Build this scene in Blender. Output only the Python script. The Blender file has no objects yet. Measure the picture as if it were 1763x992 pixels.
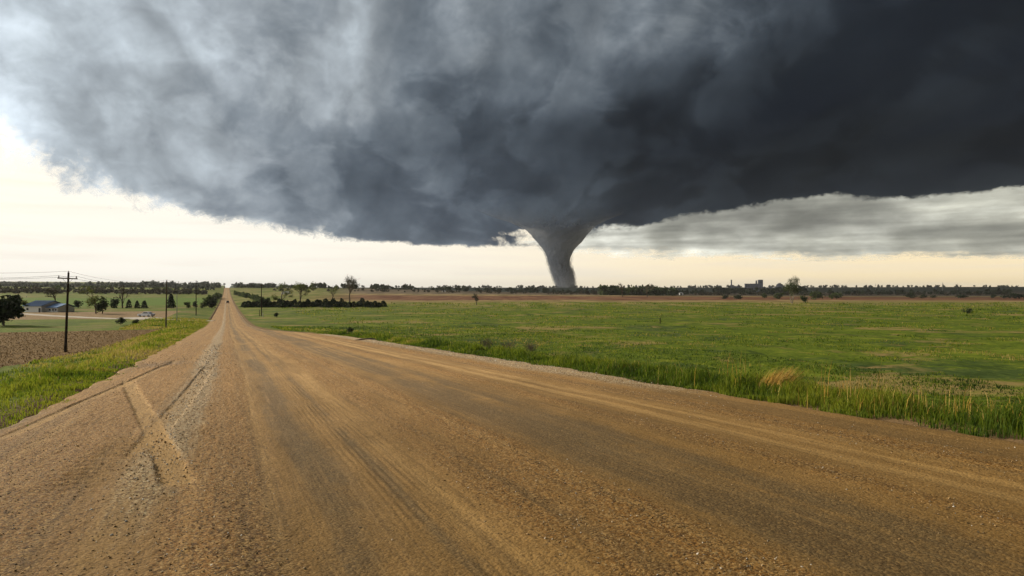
import bpy, math, random
import numpy as np
from mathutils import Vector, Matrix

random.seed(7)
rng = np.random.default_rng(11)
SC = bpy.context.scene
COL = SC.collection
R = math.radians

# ------------------------------------------------------------------ camera
FPX = 730.0                      # focal length, measured in photograph pixels
EYE = 1.7
FRAME_W, FRAME_CX, FRAME_CY = 1120.0, 560.0, 265.0
HORIZON = 268.0
cam = bpy.data.cameras.new('camera')
camo = bpy.data.objects.new('camera', cam)
COL.objects.link(camo)
camo.location = (0, 0, EYE)
camo.rotation_euler = (R(90), 0, 0)
cam.sensor_width = 36
cam.lens = 36 * FPX / FRAME_W
cam.shift_x = (FRAME_CX - 560) / FRAME_W
cam.shift_y = (HORIZON - FRAME_CY) / FRAME_W
cam.clip_end = 90000
SC.camera = camo
SC.render.resolution_x, SC.render.resolution_y = 1024, 576
SC.cycles.max_bounces = 6
SC.cycles.diffuse_bounces = 3
SC.cycles.transparent_max_bounces = 24
SC.view_settings.view_transform = 'Standard'
SC.view_settings.look = 'None'
SC.view_settings.gamma = 1
SC.view_settings.exposure = 0.0

# ------------------------------------------------------------------ node helpers
class NT:
    def __init__(self, tree):
        self.t = tree; self.n = tree.nodes; self.l = tree.links
        self.n.clear()
    def node(self, typ, **kw):
        nd = self.n.new(typ)
        for k, v in kw.items():
            setattr(nd, k, v)
        return nd
    def put(self, sock, val):
        if isinstance(val, bpy.types.NodeSocket):
            self.l.new(val, sock)
        elif val is not None:
            if sock.type == 'RGBA' and not isinstance(val, (int, float)) and len(val) == 3:
                val = (*val, 1)
            sock.default_value = val
    def math(self, op, a, b=None, c=None, clamp=False):
        nd = self.node('ShaderNodeMath', operation=op, use_clamp=clamp)
        self.put(nd.inputs[0], a)
        if b is not None: self.put(nd.inputs[1], b)
        if c is not None: self.put(nd.inputs[2], c)
        return nd.outputs[0]
    def mix(self, f, a, b, mode='MIX'):
        nd = self.node('ShaderNodeMix', data_type='RGBA', blend_type=mode)
        self.put(nd.inputs[0], f); self.put(nd.inputs[6], a); self.put(nd.inputs[7], b)
        return nd.outputs[2]
    def noise(self, vec=None, scale=5, detail=4, rough=.55, dist=0, dims='3D'):
        nd = self.node('ShaderNodeTexNoise', noise_dimensions=dims)
        if vec is not None: self.put(nd.inputs['Vector'], vec)
        nd.inputs['Scale'].default_value = scale
        nd.inputs['Detail'].default_value = detail
        nd.inputs['Roughness'].default_value = rough
        nd.inputs['Distortion'].default_value = dist
        return nd.outputs[0]
    def smooth(self, x, lo, hi):
        nd = self.node('ShaderNodeMapRange', interpolation_type='SMOOTHSTEP')
        self.put(nd.inputs[0], x); self.put(nd.inputs[1], lo); self.put(nd.inputs[2], hi)
        return nd.outputs[0]
    def ramp(self, x, stops):
        nd = self.node('ShaderNodeValToRGB')
        e = nd.color_ramp.elements
        while len(e) < len(stops): e.new(.5)
        for i, (p, c) in enumerate(stops):
            e[i].position = p; e[i].color = (*c, 1)
        self.put(nd.inputs[0], x)
        return nd.outputs[0]
    def attr(self, name, out='Fac'):
        nd = self.node('ShaderNodeAttribute', attribute_name=name)
        return nd.outputs[out]
    def pos(self):
        return self.node('ShaderNodeNewGeometry').outputs['Position']
    def scaled(self, vec, s):
        nd = self.node('ShaderNodeVectorMath', operation='MULTIPLY')
        self.put(nd.inputs[0], vec); nd.inputs[1].default_value = s
        return nd.outputs[0]
    def sep(self, vec):
        nd = self.node('ShaderNodeSeparateXYZ'); self.put(nd.inputs[0], vec)
        return nd.outputs
    def bump(self, h, strength, dist):
        nd = self.node('ShaderNodeBump')
        nd.inputs['Strength'].default_value = strength
        nd.inputs['Distance'].default_value = dist
        self.put(nd.inputs['Height'], h)
        return nd.outputs[0]
    def bsdf(self, color, rough=.9, normal=None, spec=.2, metallic=0):
        nd = self.node('ShaderNodeBsdfPrincipled')
        self.put(nd.inputs['Base Color'], color)
        self.put(nd.inputs['Roughness'], rough)
        nd.inputs['Specular IOR Level'].default_value = spec
        nd.inputs['Metallic'].default_value = metallic
        if normal is not None: self.put(nd.inputs['Normal'], normal)
        return nd.outputs[0]
    def out(self, shader):
        o = self.node('ShaderNodeOutputMaterial')
        self.l.new(shader, o.inputs['Surface'])

def new_mat(name):
    m = bpy.data.materials.new(name); m.use_nodes = True
    return m, NT(m.node_tree)

# ------------------------------------------------------------------ world and sun
SUN_AZ, SUN_EL = R(-60), R(22)      # azimuth from the view axis (+Y), to the left
world = bpy.data.worlds.new('World'); SC.world = world
world.use_nodes = True
w = NT(world.node_tree)
sky = w.node('ShaderNodeTexSky', sky_type='NISHITA')
sky.sun_disc = False
sky.sun_elevation = SUN_EL
sky.sun_rotation = SUN_AZ
sky.air_density = 1.6; sky.dust_density = 6.0; sky.ozone_density = 1.0
wdir = w.node('ShaderNodeTexCoord').outputs['Generated']
wz = w.sep(wdir)[2]
wx = w.sep(wdir)[0]
streak = w.noise(w.scaled(wdir, (1.5, 1.5, 26)), 2.2, 5, .55, .4)
veil = w.mix(w.smooth(wx, -.45, .55), (10.9, 10.5, 9.5), (10.7, 8.9, 5.8))
veil = w.mix(w.math('MULTIPLY', w.smooth(streak, .42, .72), .35), veil, (8.6, 8.2, 7.3))
fac = w.math('ADD', .55, w.math('MULTIPLY', w.smooth(wz, .5, .0), .42))
col = w.mix(fac, sky.outputs[0], veil)
bg = w.node('ShaderNodeBackground'); bg.inputs[1].default_value = .1
w.put(bg.inputs[0], col)
w.l.new(bg.outputs[0], w.node('ShaderNodeOutputWorld').inputs[0])

sun = bpy.data.lights.new('sun', 'SUN')
sun.energy = 4.9; sun.angle = R(6); sun.color = (1, .88, .70)
suno = bpy.data.objects.new('sun', sun); COL.objects.link(suno)
sdir = Vector((math.sin(SUN_AZ) * math.cos(SUN_EL), math.cos(SUN_AZ) * math.cos(SUN_EL), math.sin(SUN_EL)))
suno.rotation_euler = sdir.to_track_quat('Z', 'Y').to_euler()

# ------------------------------------------------------------------ mesh helpers
def mesh_np(name, verts, faces):
    """verts (n,3) array, faces (m,k) int array, k = 3 or 4"""
    me = bpy.data.meshes.new(name)
    verts = np.asarray(verts, np.float32); faces = np.asarray(faces, np.int32)
    k = faces.shape[1]
    me.vertices.add(len(verts)); me.vertices.foreach_set('co', verts.ravel())
    me.loops.add(faces.size); me.loops.foreach_set('vertex_index', faces.ravel())
    me.polygons.add(len(faces))
    me.polygons.foreach_set('loop_start', np.arange(0, faces.size, k, dtype=np.int32))
    try:
        me.polygons.foreach_set('loop_total', np.full(len(faces), k, np.int32))
    except Exception:
        pass
    me.update(calc_edges=True)
    me.validate()
    return me

def smooth(me):
    me.polygons.foreach_set('use_smooth', np.ones(len(me.polygons), bool)); me.update()

def fattr(me, name, data):
    a = me.attributes.new(name, 'FLOAT', 'POINT'); a.data.foreach_set('value', np.asarray(data, np.float32))

def vattr(me, name, data):
    a = me.attributes.new(name, 'FLOAT_COLOR', 'POINT')
    d = np.ones((len(data), 4), np.float32); d[:, :3] = data
    a.data.foreach_set('color', d.ravel())

def link(name, me, mat, parent=None, loc=None, rz=0):
    o = bpy.data.objects.new(name, me); COL.objects.link(o)
    if me is not None and mat is not None and len(me.materials) == 0: me.materials.append(mat)
    if parent is not None: o.parent = parent
    if loc is not None: o.location = loc
    if rz: o.rotation_euler = (0, 0, rz)
    return o

def tag(o, label=None, cat=None, group=None, kind=None):
    if label: o['label'] = label
    if cat: o['category'] = cat
    if group: o['group'] = group
    if kind: o['kind'] = kind
    return o

def thing(name, label, cat, loc=(0, 0, 0), rz=0, group=None):
    o = bpy.data.objects.new(name, None); COL.objects.link(o)
    o.empty_display_size = .5
    o.location = loc; o.rotation_euler = (0, 0, rz)
    return tag(o, label, cat, group)

class MB:
    def __init__(self): self.v = []; self.f = []
    def quad_box(self, x0, x1, y0, y1, z0, z1):
        b = len(self.v)
        self.v += [(x0, y0, z0), (x1, y0, z0), (x1, y1, z0), (x0, y1, z0), (x0, y0, z1), (x1, y0, z1), (x1, y1, z1), (x0, y1, z1)]
        self.f += [tuple(b + i for i in q) for q in ((0, 3, 2, 1), (4, 5, 6, 7), (0, 1, 5, 4), (1, 2, 6, 5), (2, 3, 7, 6), (3, 0, 4, 7))]
        return self
    def tube(self, p, q, r0, r1, n=6, cap=True):
        p = Vector(p); q = Vector(q); d = (q - p)
        if d.length < 1e-6: return self
        d.normalize()
        a = d.orthogonal().normalized(); c = d.cross(a)
        b = len(self.v)
        for (o, r) in ((p, r0), (q, r1)):
            for k in range(n):
                t = 2 * math.pi * k / n
                self.v.append(tuple(o + a * (r * math.cos(t)) + c * (r * math.sin(t))))
        for k in range(n):
            self.f.append((b + k, b + (k + 1) % n, b + n + (k + 1) % n, b + n + k))
        if cap:
            self.f.append(tuple(b + n + k for k in range(n)))
            self.f.append(tuple(b + k for k in reversed(range(n))))
        return self
    def prism(self, poly, y0, y1):
        """poly of (x, z), extruded along y"""
        b = len(self.v); n = len(poly)
        self.v += [(x, y0, z) for x, z in poly] + [(x, y1, z) for x, z in poly]
        self.f.append(tuple(b + k for k in range(n))); self.f.append(tuple(b + n + k for k in reversed(range(n))))
        for k in range(n):
            self.f.append((b + k, b + n + k, b + n + (k + 1) % n, b + (k + 1) % n))
        return self
    def lathe(self, prof, cx=0, cy=0, n=12):
        b = len(self.v)
        for r, z in prof:
            for k in range(n):
                t = 2 * math.pi * k / n
                self.v.append((cx + r * math.cos(t), cy + r * math.sin(t), z))
        for j in range(len(prof) - 1):
            for k in range(n):
                self.f.append((b + j * n + k, b + j * n + (k + 1) % n, b + (j + 1) * n + (k + 1) % n, b + (j + 1) * n + k))
        self.f.append(tuple(b + k for k in reversed(range(n))))
        self.f.append(tuple(b + (len(prof) - 1) * n + k for k in range(n)))
        return self
    def build(self, name, mat, parent=None, loc=None, rz=0, sm=False):
        me = bpy.data.meshes.new(name); me.from_pydata(self.v, [], self.f); me.update()
        if sm: smooth(me)
        return link(name, me, mat, parent, loc, rz)

# ------------------------------------------------------------------ numpy noise
def _hash(ix, iy, seed):
    h = (ix.astype(np.int64) * 374761393 + iy.astype(np.int64) * 668265263 + seed * 982451653) & 0x7fffffff
    h = ((h ^ (h >> 13)) * 1274126177) & 0x7fffffff
    return ((h ^ (h >> 16)) & 0xffffff) / float(0xffffff)
def vnoise(x, y, seed=0):
    x = np.asarray(x, float); y = np.asarray(y, float)
    ix = np.floor(x); iy = np.floor(y); fx = x - ix; fy = y - iy
    out = 0
    def g(dx, dy):
        a = _hash(ix + dx, iy + dy, seed) * 2 * np.pi
        return np.cos(a) * (fx - dx) + np.sin(a) * (fy - dy)
    ux = fx ** 3 * (fx * (fx * 6 - 15) + 10); uy = fy ** 3 * (fy * (fy * 6 - 15) + 10)
    a = g(0, 0) * (1 - ux) + g(1, 0) * ux; b = g(0, 1) * (1 - ux) + g(1, 1) * ux
    return (a * (1 - uy) + b * uy) * 1.5
def fbm(x, y, oct=5, seed=0, gain=.5):
    s = 0; a = 1; n = 0
    for k in range(oct):
        s = s + a * vnoise(x * 2 ** k + 17.3 * k, y * 2 ** k - 9.1 * k, seed + k); n += a; a *= gain
    return s / n * 1.6
def sstep(a, b, x):
    t = np.clip((x - a) / (b - a), 0, 1); return t * t * (3 - 2 * t)

#<CLOUD>
def gx(px, Y): return (px - 560) / FPX * Y
# ------------------------------------------------------------------ clouds
def px_plane(px, row, H):
    Y = H * FPX / (HORIZON - row)
    return ((px - 560) / FPX * Y, Y)
def poly_sd(x, y, poly):
    """signed distance to a closed polygon, positive inside"""
    x = x.ravel(); y = y.ravel()
    d = np.full(x.shape, 1e18); ins = np.zeros(x.shape, bool)
    n = len(poly)
    for i in range(n):
        ax, ay = poly[i]; bx, by = poly[(i + 1) % n]
        ex, ey = bx - ax, by - ay
        t = np.clip(((x - ax) * ex + (y - ay) * ey) / (ex * ex + ey * ey), 0, 1)
        d = np.minimum(d, (x - ax - t * ex) ** 2 + (y - ay - t * ey) ** 2)
        c = ((ay > y) != (by > y)) & (x < ex * (y - ay) / (ey if abs(ey) > 1e-9 else 1e-9) + ax)
        ins ^= c
    return np.where(ins, 1, -1) * np.sqrt(d)

def cloud_sheet(name, poly, range_fn, att_fn, mat, azs, tans, margin, lump):
    """a cloud's lower face seen from the plain: poly is its outline on a level 600 m up, range_fn how far off each height is"""
    A, T = np.meshgrid(azs, tans, indexing='ij')
    r0 = HC / T
    sd = poly_sd(r0 * np.sin(A), r0 * np.cos(A), poly).reshape(A.shape)
    r = range_fn(A, T)
    X = r * np.sin(A); Y = r * np.cos(A); Z = r * T
    r = r * (1 + lump * fbm(X / 1500 + Y / 2600, Z / 1100, 3, 61, .4)) 
    X = r * np.sin(A); Y = r * np.cos(A); Z = EYE + r * T
    atts = att_fn(A, T, X, Y, Z, sd)
    i = np.arange(X.size).reshape(X.shape)
    q = np.stack([i[:-1, :-1], i[1:, :-1], i[1:, 1:], i[:-1, 1:]], -1).reshape(-1, 4)
    keep = (sd.ravel()[q].max(1) > -margin)
    q = q[keep]
    used, inv = np.unique(q, return_inverse=True)
    me = mesh_np(name, np.stack([X, Y, Z], -1).reshape(-1, 3)[used], inv.reshape(-1, 4)); smooth(me)
    for k, a in atts.items(): fattr(me, k, a.ravel()[used])
    return link(name, me, mat)

def mat_cloud(name, body, glow, scale, soft=.5, wisp=.35, amp=(.6, .3), squash=1.0, billow=0, deep=None):
    """body: reflected light; the thinner the cloud, the more daylight from behind comes through it"""
    m, n = new_mat(name)
    p = n.pos()
    ps = n.scaled(p, (scale, scale, scale * squash))
    n1 = n.noise(ps, 1.0, 8, .58, .6)
    n2 = n.noise(ps, 4.3, 7, .62, .5)
    n3 = n.noise(ps, 13.0, 5, .6, .6)
    thick = n.math('ADD', n.attr('thick'), n.math('MULTIPLY', n.math('SUBTRACT', n1, .5), amp[0]))
    thick = n.math('ADD', thick, n.math('MULTIPLY', n.math('SUBTRACT', n2, .5), amp[1]))
    if billow:
        warp = n.noise(n.scaled(p, (scale * 1.1, scale * 1.1, scale * 1.4)), 1.0, 7, .56, .45)
        thick = n.math('ADD', thick, n.math('MULTIPLY', n.math('SUBTRACT', n.smooth(warp, .45, .56), .5), n.math('MULTIPLY', n.attr('thick'), billow)))
    tr = n.math('MINIMUM', n.math('POWER', 2.718, n.math('MULTIPLY', thick, -3.2)), 1.0)
    dif = n.node('ShaderNodeBsdfDiffuse'); n.put(dif.inputs[0], body)
    trl = n.node('ShaderNodeBsdfTranslucent')
    n.put(trl.inputs[0], n.mix(tr, (0, 0, 0), n.mix(n.smooth(tr, .0, .35), deep or glow, glow)))
    add = n.node('ShaderNodeAddShader'); n.l.new(dif.outputs[0], add.inputs[0]); n.l.new(trl.outputs[0], add.inputs[1])
    a = n.math('ADD', n.attr('cover'), n.math('MULTIPLY', n.math('SUBTRACT', n2, .5), wisp * 2))
    a = n.math('ADD', a, n.math('MULTIPLY', n.math('SUBTRACT', n1, .5), wisp * 1.5))
    a = n.math('ADD', a, n.math('MULTIPLY', n.math('SUBTRACT', n3, .5), wisp * 1.5))
    a = n.smooth(a, .5 - soft / 2, .5 + soft / 2)
    tp = n.node('ShaderNodeBsdfTransparent')
    mx = n.node('ShaderNodeMixShader'); n.put(mx.inputs[0], a)
    n.l.new(tp.outputs[0], mx.inputs[1]); n.l.new(add.outputs[0], mx.inputs[2])
    n.out(mx.outputs[0])
    return m

HC = 600.0
def outline(pts, before=(), after=()):
    return list(before) + [px_plane(a, b, HC) for a, b in pts] + list(after)
def grid_interp(px, row, xs, rows, tab):
    tab = np.asarray(tab, float)
    fx = np.clip(np.interp(px, xs, np.arange(len(xs))), 0, len(xs) - 1.001); fy = np.clip(np.interp(row, rows, np.arange(len(rows))), 0, len(rows) - 1.001)
    ix = fx.astype(int); iy = fy.astype(int); tx = fx - ix; ty = fy - iy
    tx = tx * tx * (3 - 2 * tx); ty = ty * ty * (3 - 2 * ty)
    return (tab[iy, ix] * (1 - tx) + tab[iy, ix + 1] * tx) * (1 - ty) + (tab[iy + 1, ix] * (1 - tx) + tab[iy + 1, ix + 1] * tx) * ty
def angles(A, T):
    Ac = np.clip(A, -1.35, 1.35)
    return np.tan(Ac) * FPX + 560, HORIZON - T / np.cos(Ac) * FPX
def sd_px(sd, T): return sd * FPX * T ** 1.6 / HC * 1.6

pl = outline([(-300, -200), (-250, -60), (-100, 38), (0, 92), (60, 130), (120, 160), (160, 166), (190, 178), (260, 190), (330, 203), (400, 213), (470, 217), (520, 220), (562, 218), (568, 208),
    (562, 204), (574, 202), (592, 208), (612, 212), (636, 207), (655, 197), (700, 193), (750, 184), (800, 178), (850, 168), (905, 163), (960, 167), (1030, 161), (1120, 153), (1300, 140), (1700, 125)],
    [(-500, -9000), (-520, -1500), (-600, 0), (-780, 500)], [(16000, 1500), (16000, -9000)])
def storm_range(A, T):
    return np.interp(T, [.03, .068, .2, .37, .6, 1, 3, 30], [7300, 7000, 6200, 5400, 4600, 3600, 1300, 130])
TX = [-300, 0, 100, 200, 260, 330, 385, 450, 530, 620, 700, 780, 860, 1000, 1120, 1500]
TR = [-200, -40, 0, 50, 100, 150, 200]
L255 = [[212, 196, 183, 164, 160, 150, 160, 125, 140, 130, 125, 110, 70, 50, 42, 42],
        [212, 197, 183, 163, 163, 150, 164, 122, 142, 126, 126, 114, 70, 46, 42, 42],
        [212, 198, 183, 162, 164, 148, 168, 114, 140, 118, 124, 106, 56, 44, 41, 40],
        [216, 204, 180, 160, 154, 140, 162, 108, 116, 112, 88, 58, 48, 41, 38, 38],
        [216, 206, 172, 158, 150, 130, 124, 98, 82, 62, 44, 40, 38, 36, 38, 40],
        [216, 206, 178, 160, 146, 120, 104, 92, 82, 68, 52, 45, 46, 46, 48, 48],
        [216, 206, 184, 170, 150, 124, 112, 100, 92, 80, 60, 52, 52, 52, 52, 52]]
def lum_to_thick(L):
    L = np.asarray(L, float) / 255
    lin = ((L + .055) / 1.055) ** 2.4
    return -np.log(np.clip(lin - .008, .004, 1)) / 3.2
def storm_att(A, T, X, Y, Z, sd):
    px, row = angles(A, T)
    S = X + .25 * Y
    wx = 22 * fbm(S / 700, Z / 700, 4, 71); wz = 22 * fbm(S / 700 + 7, Z / 700, 4, 73)
    thick = grid_interp(px + wx, row + wz, TX, TR, lum_to_thick(L255)) + .10 * fbm(S / 520 + wx * .02, Z / 430 + wz * .02, 5, 77, .55)
    s = sd_px(sd, T) + 9 * fbm(px / 60, row / 30, 3, 83) + 3 * fbm(px / 15, row / 9, 3, 85)
    thick = thick - .08 * np.exp(-np.maximum(s, 0) / 7.0)
    cover = np.clip(.6 + s / np.interp(px, [150, 450], [40, 20]), -2, 3)
    return {'thick': thick, 'cover': cover}
azs = np.concatenate([np.linspace(-180, -50, 60)[:-1], np.linspace(-50, 50, 760), np.linspace(50, 180, 50)[1:]]) * np.pi / 180
tans = np.concatenate([1 / np.linspace(1 / .045, 1 / .25, 330), np.linspace(.25, .62, 190)[1:], np.array([.75, 1.0, 1.5, 2.5, 5, 20])])
M_STORM = mat_cloud('storm_cloud', (.030, .042, .072), (.47, .59, .79), 1 / 900.0, .75, .6, (.30, .20), 1.0, .19, (.36, .51, .78))
o = cloud_sheet('storm_cloud', pl, storm_range, storm_att, M_STORM, azs, tans, 900, .035)
tag(o, 'huge dark blue-grey storm cloud filling the upper sky above the tornado', 'cloud')

# layered grey cloud low on the right, beyond the storm
pl2 = outline([(585, 218), (640, 222), (700, 228), (760, 233), (850, 228), (930, 234), (1020, 228), (1120, 231), (1300, 230), (1800, 226), (1800, 60), (900, 100), (640, 165)])
def strat_att(A, T, X, Y, Z, sd):
    px, row = angles(A, T)
    thick = grid_interp(px, row, [500, 640, 760, 860, 940, 1010, 1120, 1500], [150, 165, 178, 190, 202, 214, 226, 236],
        lum_to_thick([[150, 150, 150, 170, 185, 200, 205, 205], [150, 150, 150, 165, 165, 190, 212, 205], [160, 160, 160, 118, 150, 208, 214, 205], [160, 165, 135, 118, 140, 196, 196, 190],
                      [170, 175, 150, 146, 160, 158, 160, 160], [190, 195, 170, 165, 178, 172, 162, 160], [220, 220, 200, 200, 190, 180, 190, 190], [240] * 8]))
    thick = thick + .13 * fbm(X / 2200, Z / 150, 5, 93) + .10 * fbm(X / 620, Z / 260, 5, 95)
    s = sd_px(sd, T)
    return {'thick': thick, 'cover': np.clip(.45 + (s + 10 * fbm(X / 1500, Z / 90, 4, 97)) / 38.0, -2, 3)}
M_STRAT = mat_cloud('stratus_cloud', (.08, .09, .10), (.80, .90, 1.0), 1 / 1500.0, 1.0, .75, (.22, .16), 2.6)
o = cloud_sheet('stratus_cloud', pl2, lambda A, T: 13000 + 0 * T, strat_att, M_STRAT, np.linspace(-2, 62, 420) * np.pi / 180, 1 / np.linspace(1 / .035, 1 / .28, 200), 900, .01)
tag(o, 'pale grey layered cloud bank low in the sky to the right of the tornado', 'cloud')

# ------------------------------------------------------------------ tornado
TD = 6600.0
tprof = [(266.5, 619, 9.5), (262, 618.5, 10), (256, 617, 11), (250, 615.5, 11.8), (244, 613.5, 12), (238, 611.8, 12.6), (231, 611.3, 14.5), (224, 611.3, 18), (219, 611.5, 22.5), (214, 612, 28), (208, 612, 33), (202, 611.5, 39), (197, 610, 47), (192, 608, 59), (187, 606, 74), (181, 604, 90), (174, 602, 106)]
def funnel(name, mat, parent, grow, seed, fade_row, nz=150, na=120, jag=.06):
    rows = np.linspace(266.5, 174, nz)
    pr = np.array(tprof)[::-1]
    cx = np.interp(rows, pr[:, 0], pr[:, 1]); hw = np.interp(rows, pr[:, 0], pr[:, 2])
    k = np.hanning(13); k /= k.sum()
    hw = np.convolve(np.pad(hw, 6, mode='edge'), k, 'valid'); cx = np.convolve(np.pad(cx, 6, mode='edge'), k, 'valid')
    th = np.linspace(0, 2 * np.pi, na, endpoint=False)
    RR, TH = np.meshgrid(rows, th, indexing='ij')
    sc = TD / FPX
    tw = TH + (RR - 174) * .05
    rad = hw[:, None] * sc * grow * (1 + jag * fbm(np.cos(tw) * 2.2 + RR * .10, np.sin(tw) * 2.2 + RR * .06, 4, seed) + .5 * jag * fbm(np.cos(tw) * 6, np.sin(tw) * 6 + RR * .22, 3, seed + 5))
    X = (cx[:, None] - cx[-1]) * sc + rad * np.cos(TH); Y = rad * np.sin(TH) * np.where(hw > 40, 40 / hw, 1)[:, None]
    Z = (HORIZON - RR) * sc
    i = np.arange(X.size).reshape(X.shape); j = np.roll(i, -1, 1)
    me = mesh_np(name, np.stack([X, Y, Z], -1).reshape(-1, 3), np.stack([i[:-1], j[:-1], j[1:], i[1:]], -1).reshape(-1, 4)); smooth(me)
    fattr(me, 'cover', (.5 + (RR - fade_row) / 44.0).ravel().clip(-1, 1.6))
    return link(name, me, mat, parent)
def mat_funnel(name, col, soft, wisp, bias, gl):
    m, n = new_mat(name)
    tc = n.node('ShaderNodeTexCoord').outputs['Object']
    ps = n.scaled(tc, (1 / 130., 1 / 130., 1 / 210.))
    n1 = n.noise(ps, 1, 6, .6, 1.2); n2 = n.noise(ps, 3.5, 5, .6, .8)
    c = n.mix(n.smooth(n1, .3, .7), tuple(k * .88 for k in col), col)
    dif = n.node('ShaderNodeBsdfDiffuse'); n.put(dif.inputs[0], c)
    trl = n.node('ShaderNodeBsdfTranslucent'); n.put(trl.inputs[0], gl)
    add = n.node('ShaderNodeAddShader'); n.l.new(dif.outputs[0], add.inputs[0]); n.l.new(trl.outputs[0], add.inputs[1])
    a = n.math('ADD', n.attr('cover'), n.math('MULTIPLY', n.math('SUBTRACT', n1, .5), wisp))
    a = n.math('ADD', n.math('ADD', a, n.math('MULTIPLY', n.math('SUBTRACT', n2, .5), wisp)), bias)
    a = n.smooth(a, .5 - soft / 2, .5 + soft / 2)
    tp = n.node('ShaderNodeBsdfTransparent'); mx = n.node('ShaderNodeMixShader'); n.put(mx.inputs[0], a)
    n.l.new(tp.outputs[0], mx.inputs[1]); n.l.new(add.outputs[0], mx.inputs[2])
    n.out(mx.outputs[0])
    return m
tor = thing('tornado', 'grey funnel tornado reaching from the dark cloud base down to the horizon', 'tornado', (gx(602, TD), TD, EYE))
FC = (.175, .192, .225)
funnel('funnel', mat_funnel('funnel', FC, 1.0, .35, 0, (.06, .06, .06)), tor, .90, 101, 197, jag=.03)
for grow_, bias_, seed_ in ((1.0, -1.0, 131), (1.09, -1.28, 141), (1.19, -1.45, 151)):
    funnel('outer_vapour', mat_funnel('outer_vapour', FC, 1.3, 1.3, bias_, (.12, .12, .12)), tor, grow_, seed_, 198, jag=.06)
#</CLOUD>
# ------------------------------------------------------------------ terrain
YAW = math.atan((560 - 248) / FPX)
DX, DY = -math.sin(YAW), math.cos(YAW)      # along the road
NX, NY = math.cos(YAW), math.sin(YAW)       # across the road, to the right
def uv(x, y): return x * DX + y * DY, x * NX + y * NY
def xy(u, v): return u * DX + v * NX, u * DY + v * NY

_us = np.linspace(-400, 9000, 4701)
_pts = [(-400, 5), (-120, 2.6), (-60, 1.9), (0, 0), (150, -5.67), (200, -6.5), (260, -6.8), (480, -6.7), (760, -4.9), (957, -3.1), (1196, 1.7), (1413, 6.8), (1600, 8.2), (1900, 6), (2600, 5), (9000, 5)]
_zs = np.interp(_us, [p[0] for p in _pts], [p[1] for p in _pts])
_k = np.hanning(23); _k /= _k.sum()
_zp = np.convolve(np.pad(_zs, 11, mode='edge'), _k, 'valid')
_zp -= np.interp(0, _us, _zp)
def zroad(u): return np.interp(u, _us, _zp)
def v_right(u):
    return 9.2 - 4.3 * sstep(52, 105, u) - .3 * sstep(100, 400, u)
def v_left(u):
    return -3.35 - .9 * sstep(30, 150, u)
PLAIN = -6.0
def zground(x, y, under=False):
    x = np.asarray(x, float); y = np.asarray(y, float)
    u, v = uv(x, y)
    zr = zroad(u)
    r = np.hypot(x, y)
    plain = PLAIN + .35 * fbm(x / 90, y / 90, 3, 5) * sstep(20, 120, np.abs(v)) 
    hill = np.interp(u, [-400, 500, 760, 957, 1196, 1413, 1600, 2600, 9000], [0, 0, 1.6, 3.4, 8.2, 13.2, 14.6, 14, 14]) * sstep(900, 150, v)
    far = 20 * sstep(1500, 3500, r) * sstep(-150, -700, v) + 34 * sstep(3300, 5600, r)
    plain = plain + hill + far
    behind = sstep(30, -60, u)                # the rise the camera stands on goes on behind it
    plain = plain * (1 - behind) + behind * (zr - 1.2)
    dr = v - v_right(u); dl = v_left(u) - v
    d = np.maximum(dr, dl)
    wd = np.where(dr > dl, 30.0, 10.0)
    k = sstep(1.2, 1.2 + wd, d) * .8 + .2 * sstep(.8, 4.5, d)
    k = k * sstep(-.05, .4, d / 6 + .0 * u)  # nothing under the road bed
    z = zr * (1 - k) + plain * k
    z = z + .10 * fbm(x / 2.3, y / 2.3, 3, 9) * sstep(.3, 2.5, d) * sstep(160, 60, r)
    if under:
        z = z - .6 * sstep(.1, -.5, d)
    return z

def gp(px, Y):
    X = gx(px, Y)
    return Vector((X, Y, float(zground(X, Y))))

def graded(a, first, grow, end):
    out = [a]; s = first
    while out[-1] < end:
        out.append(out[-1] + s); s *= grow
    return out

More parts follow.
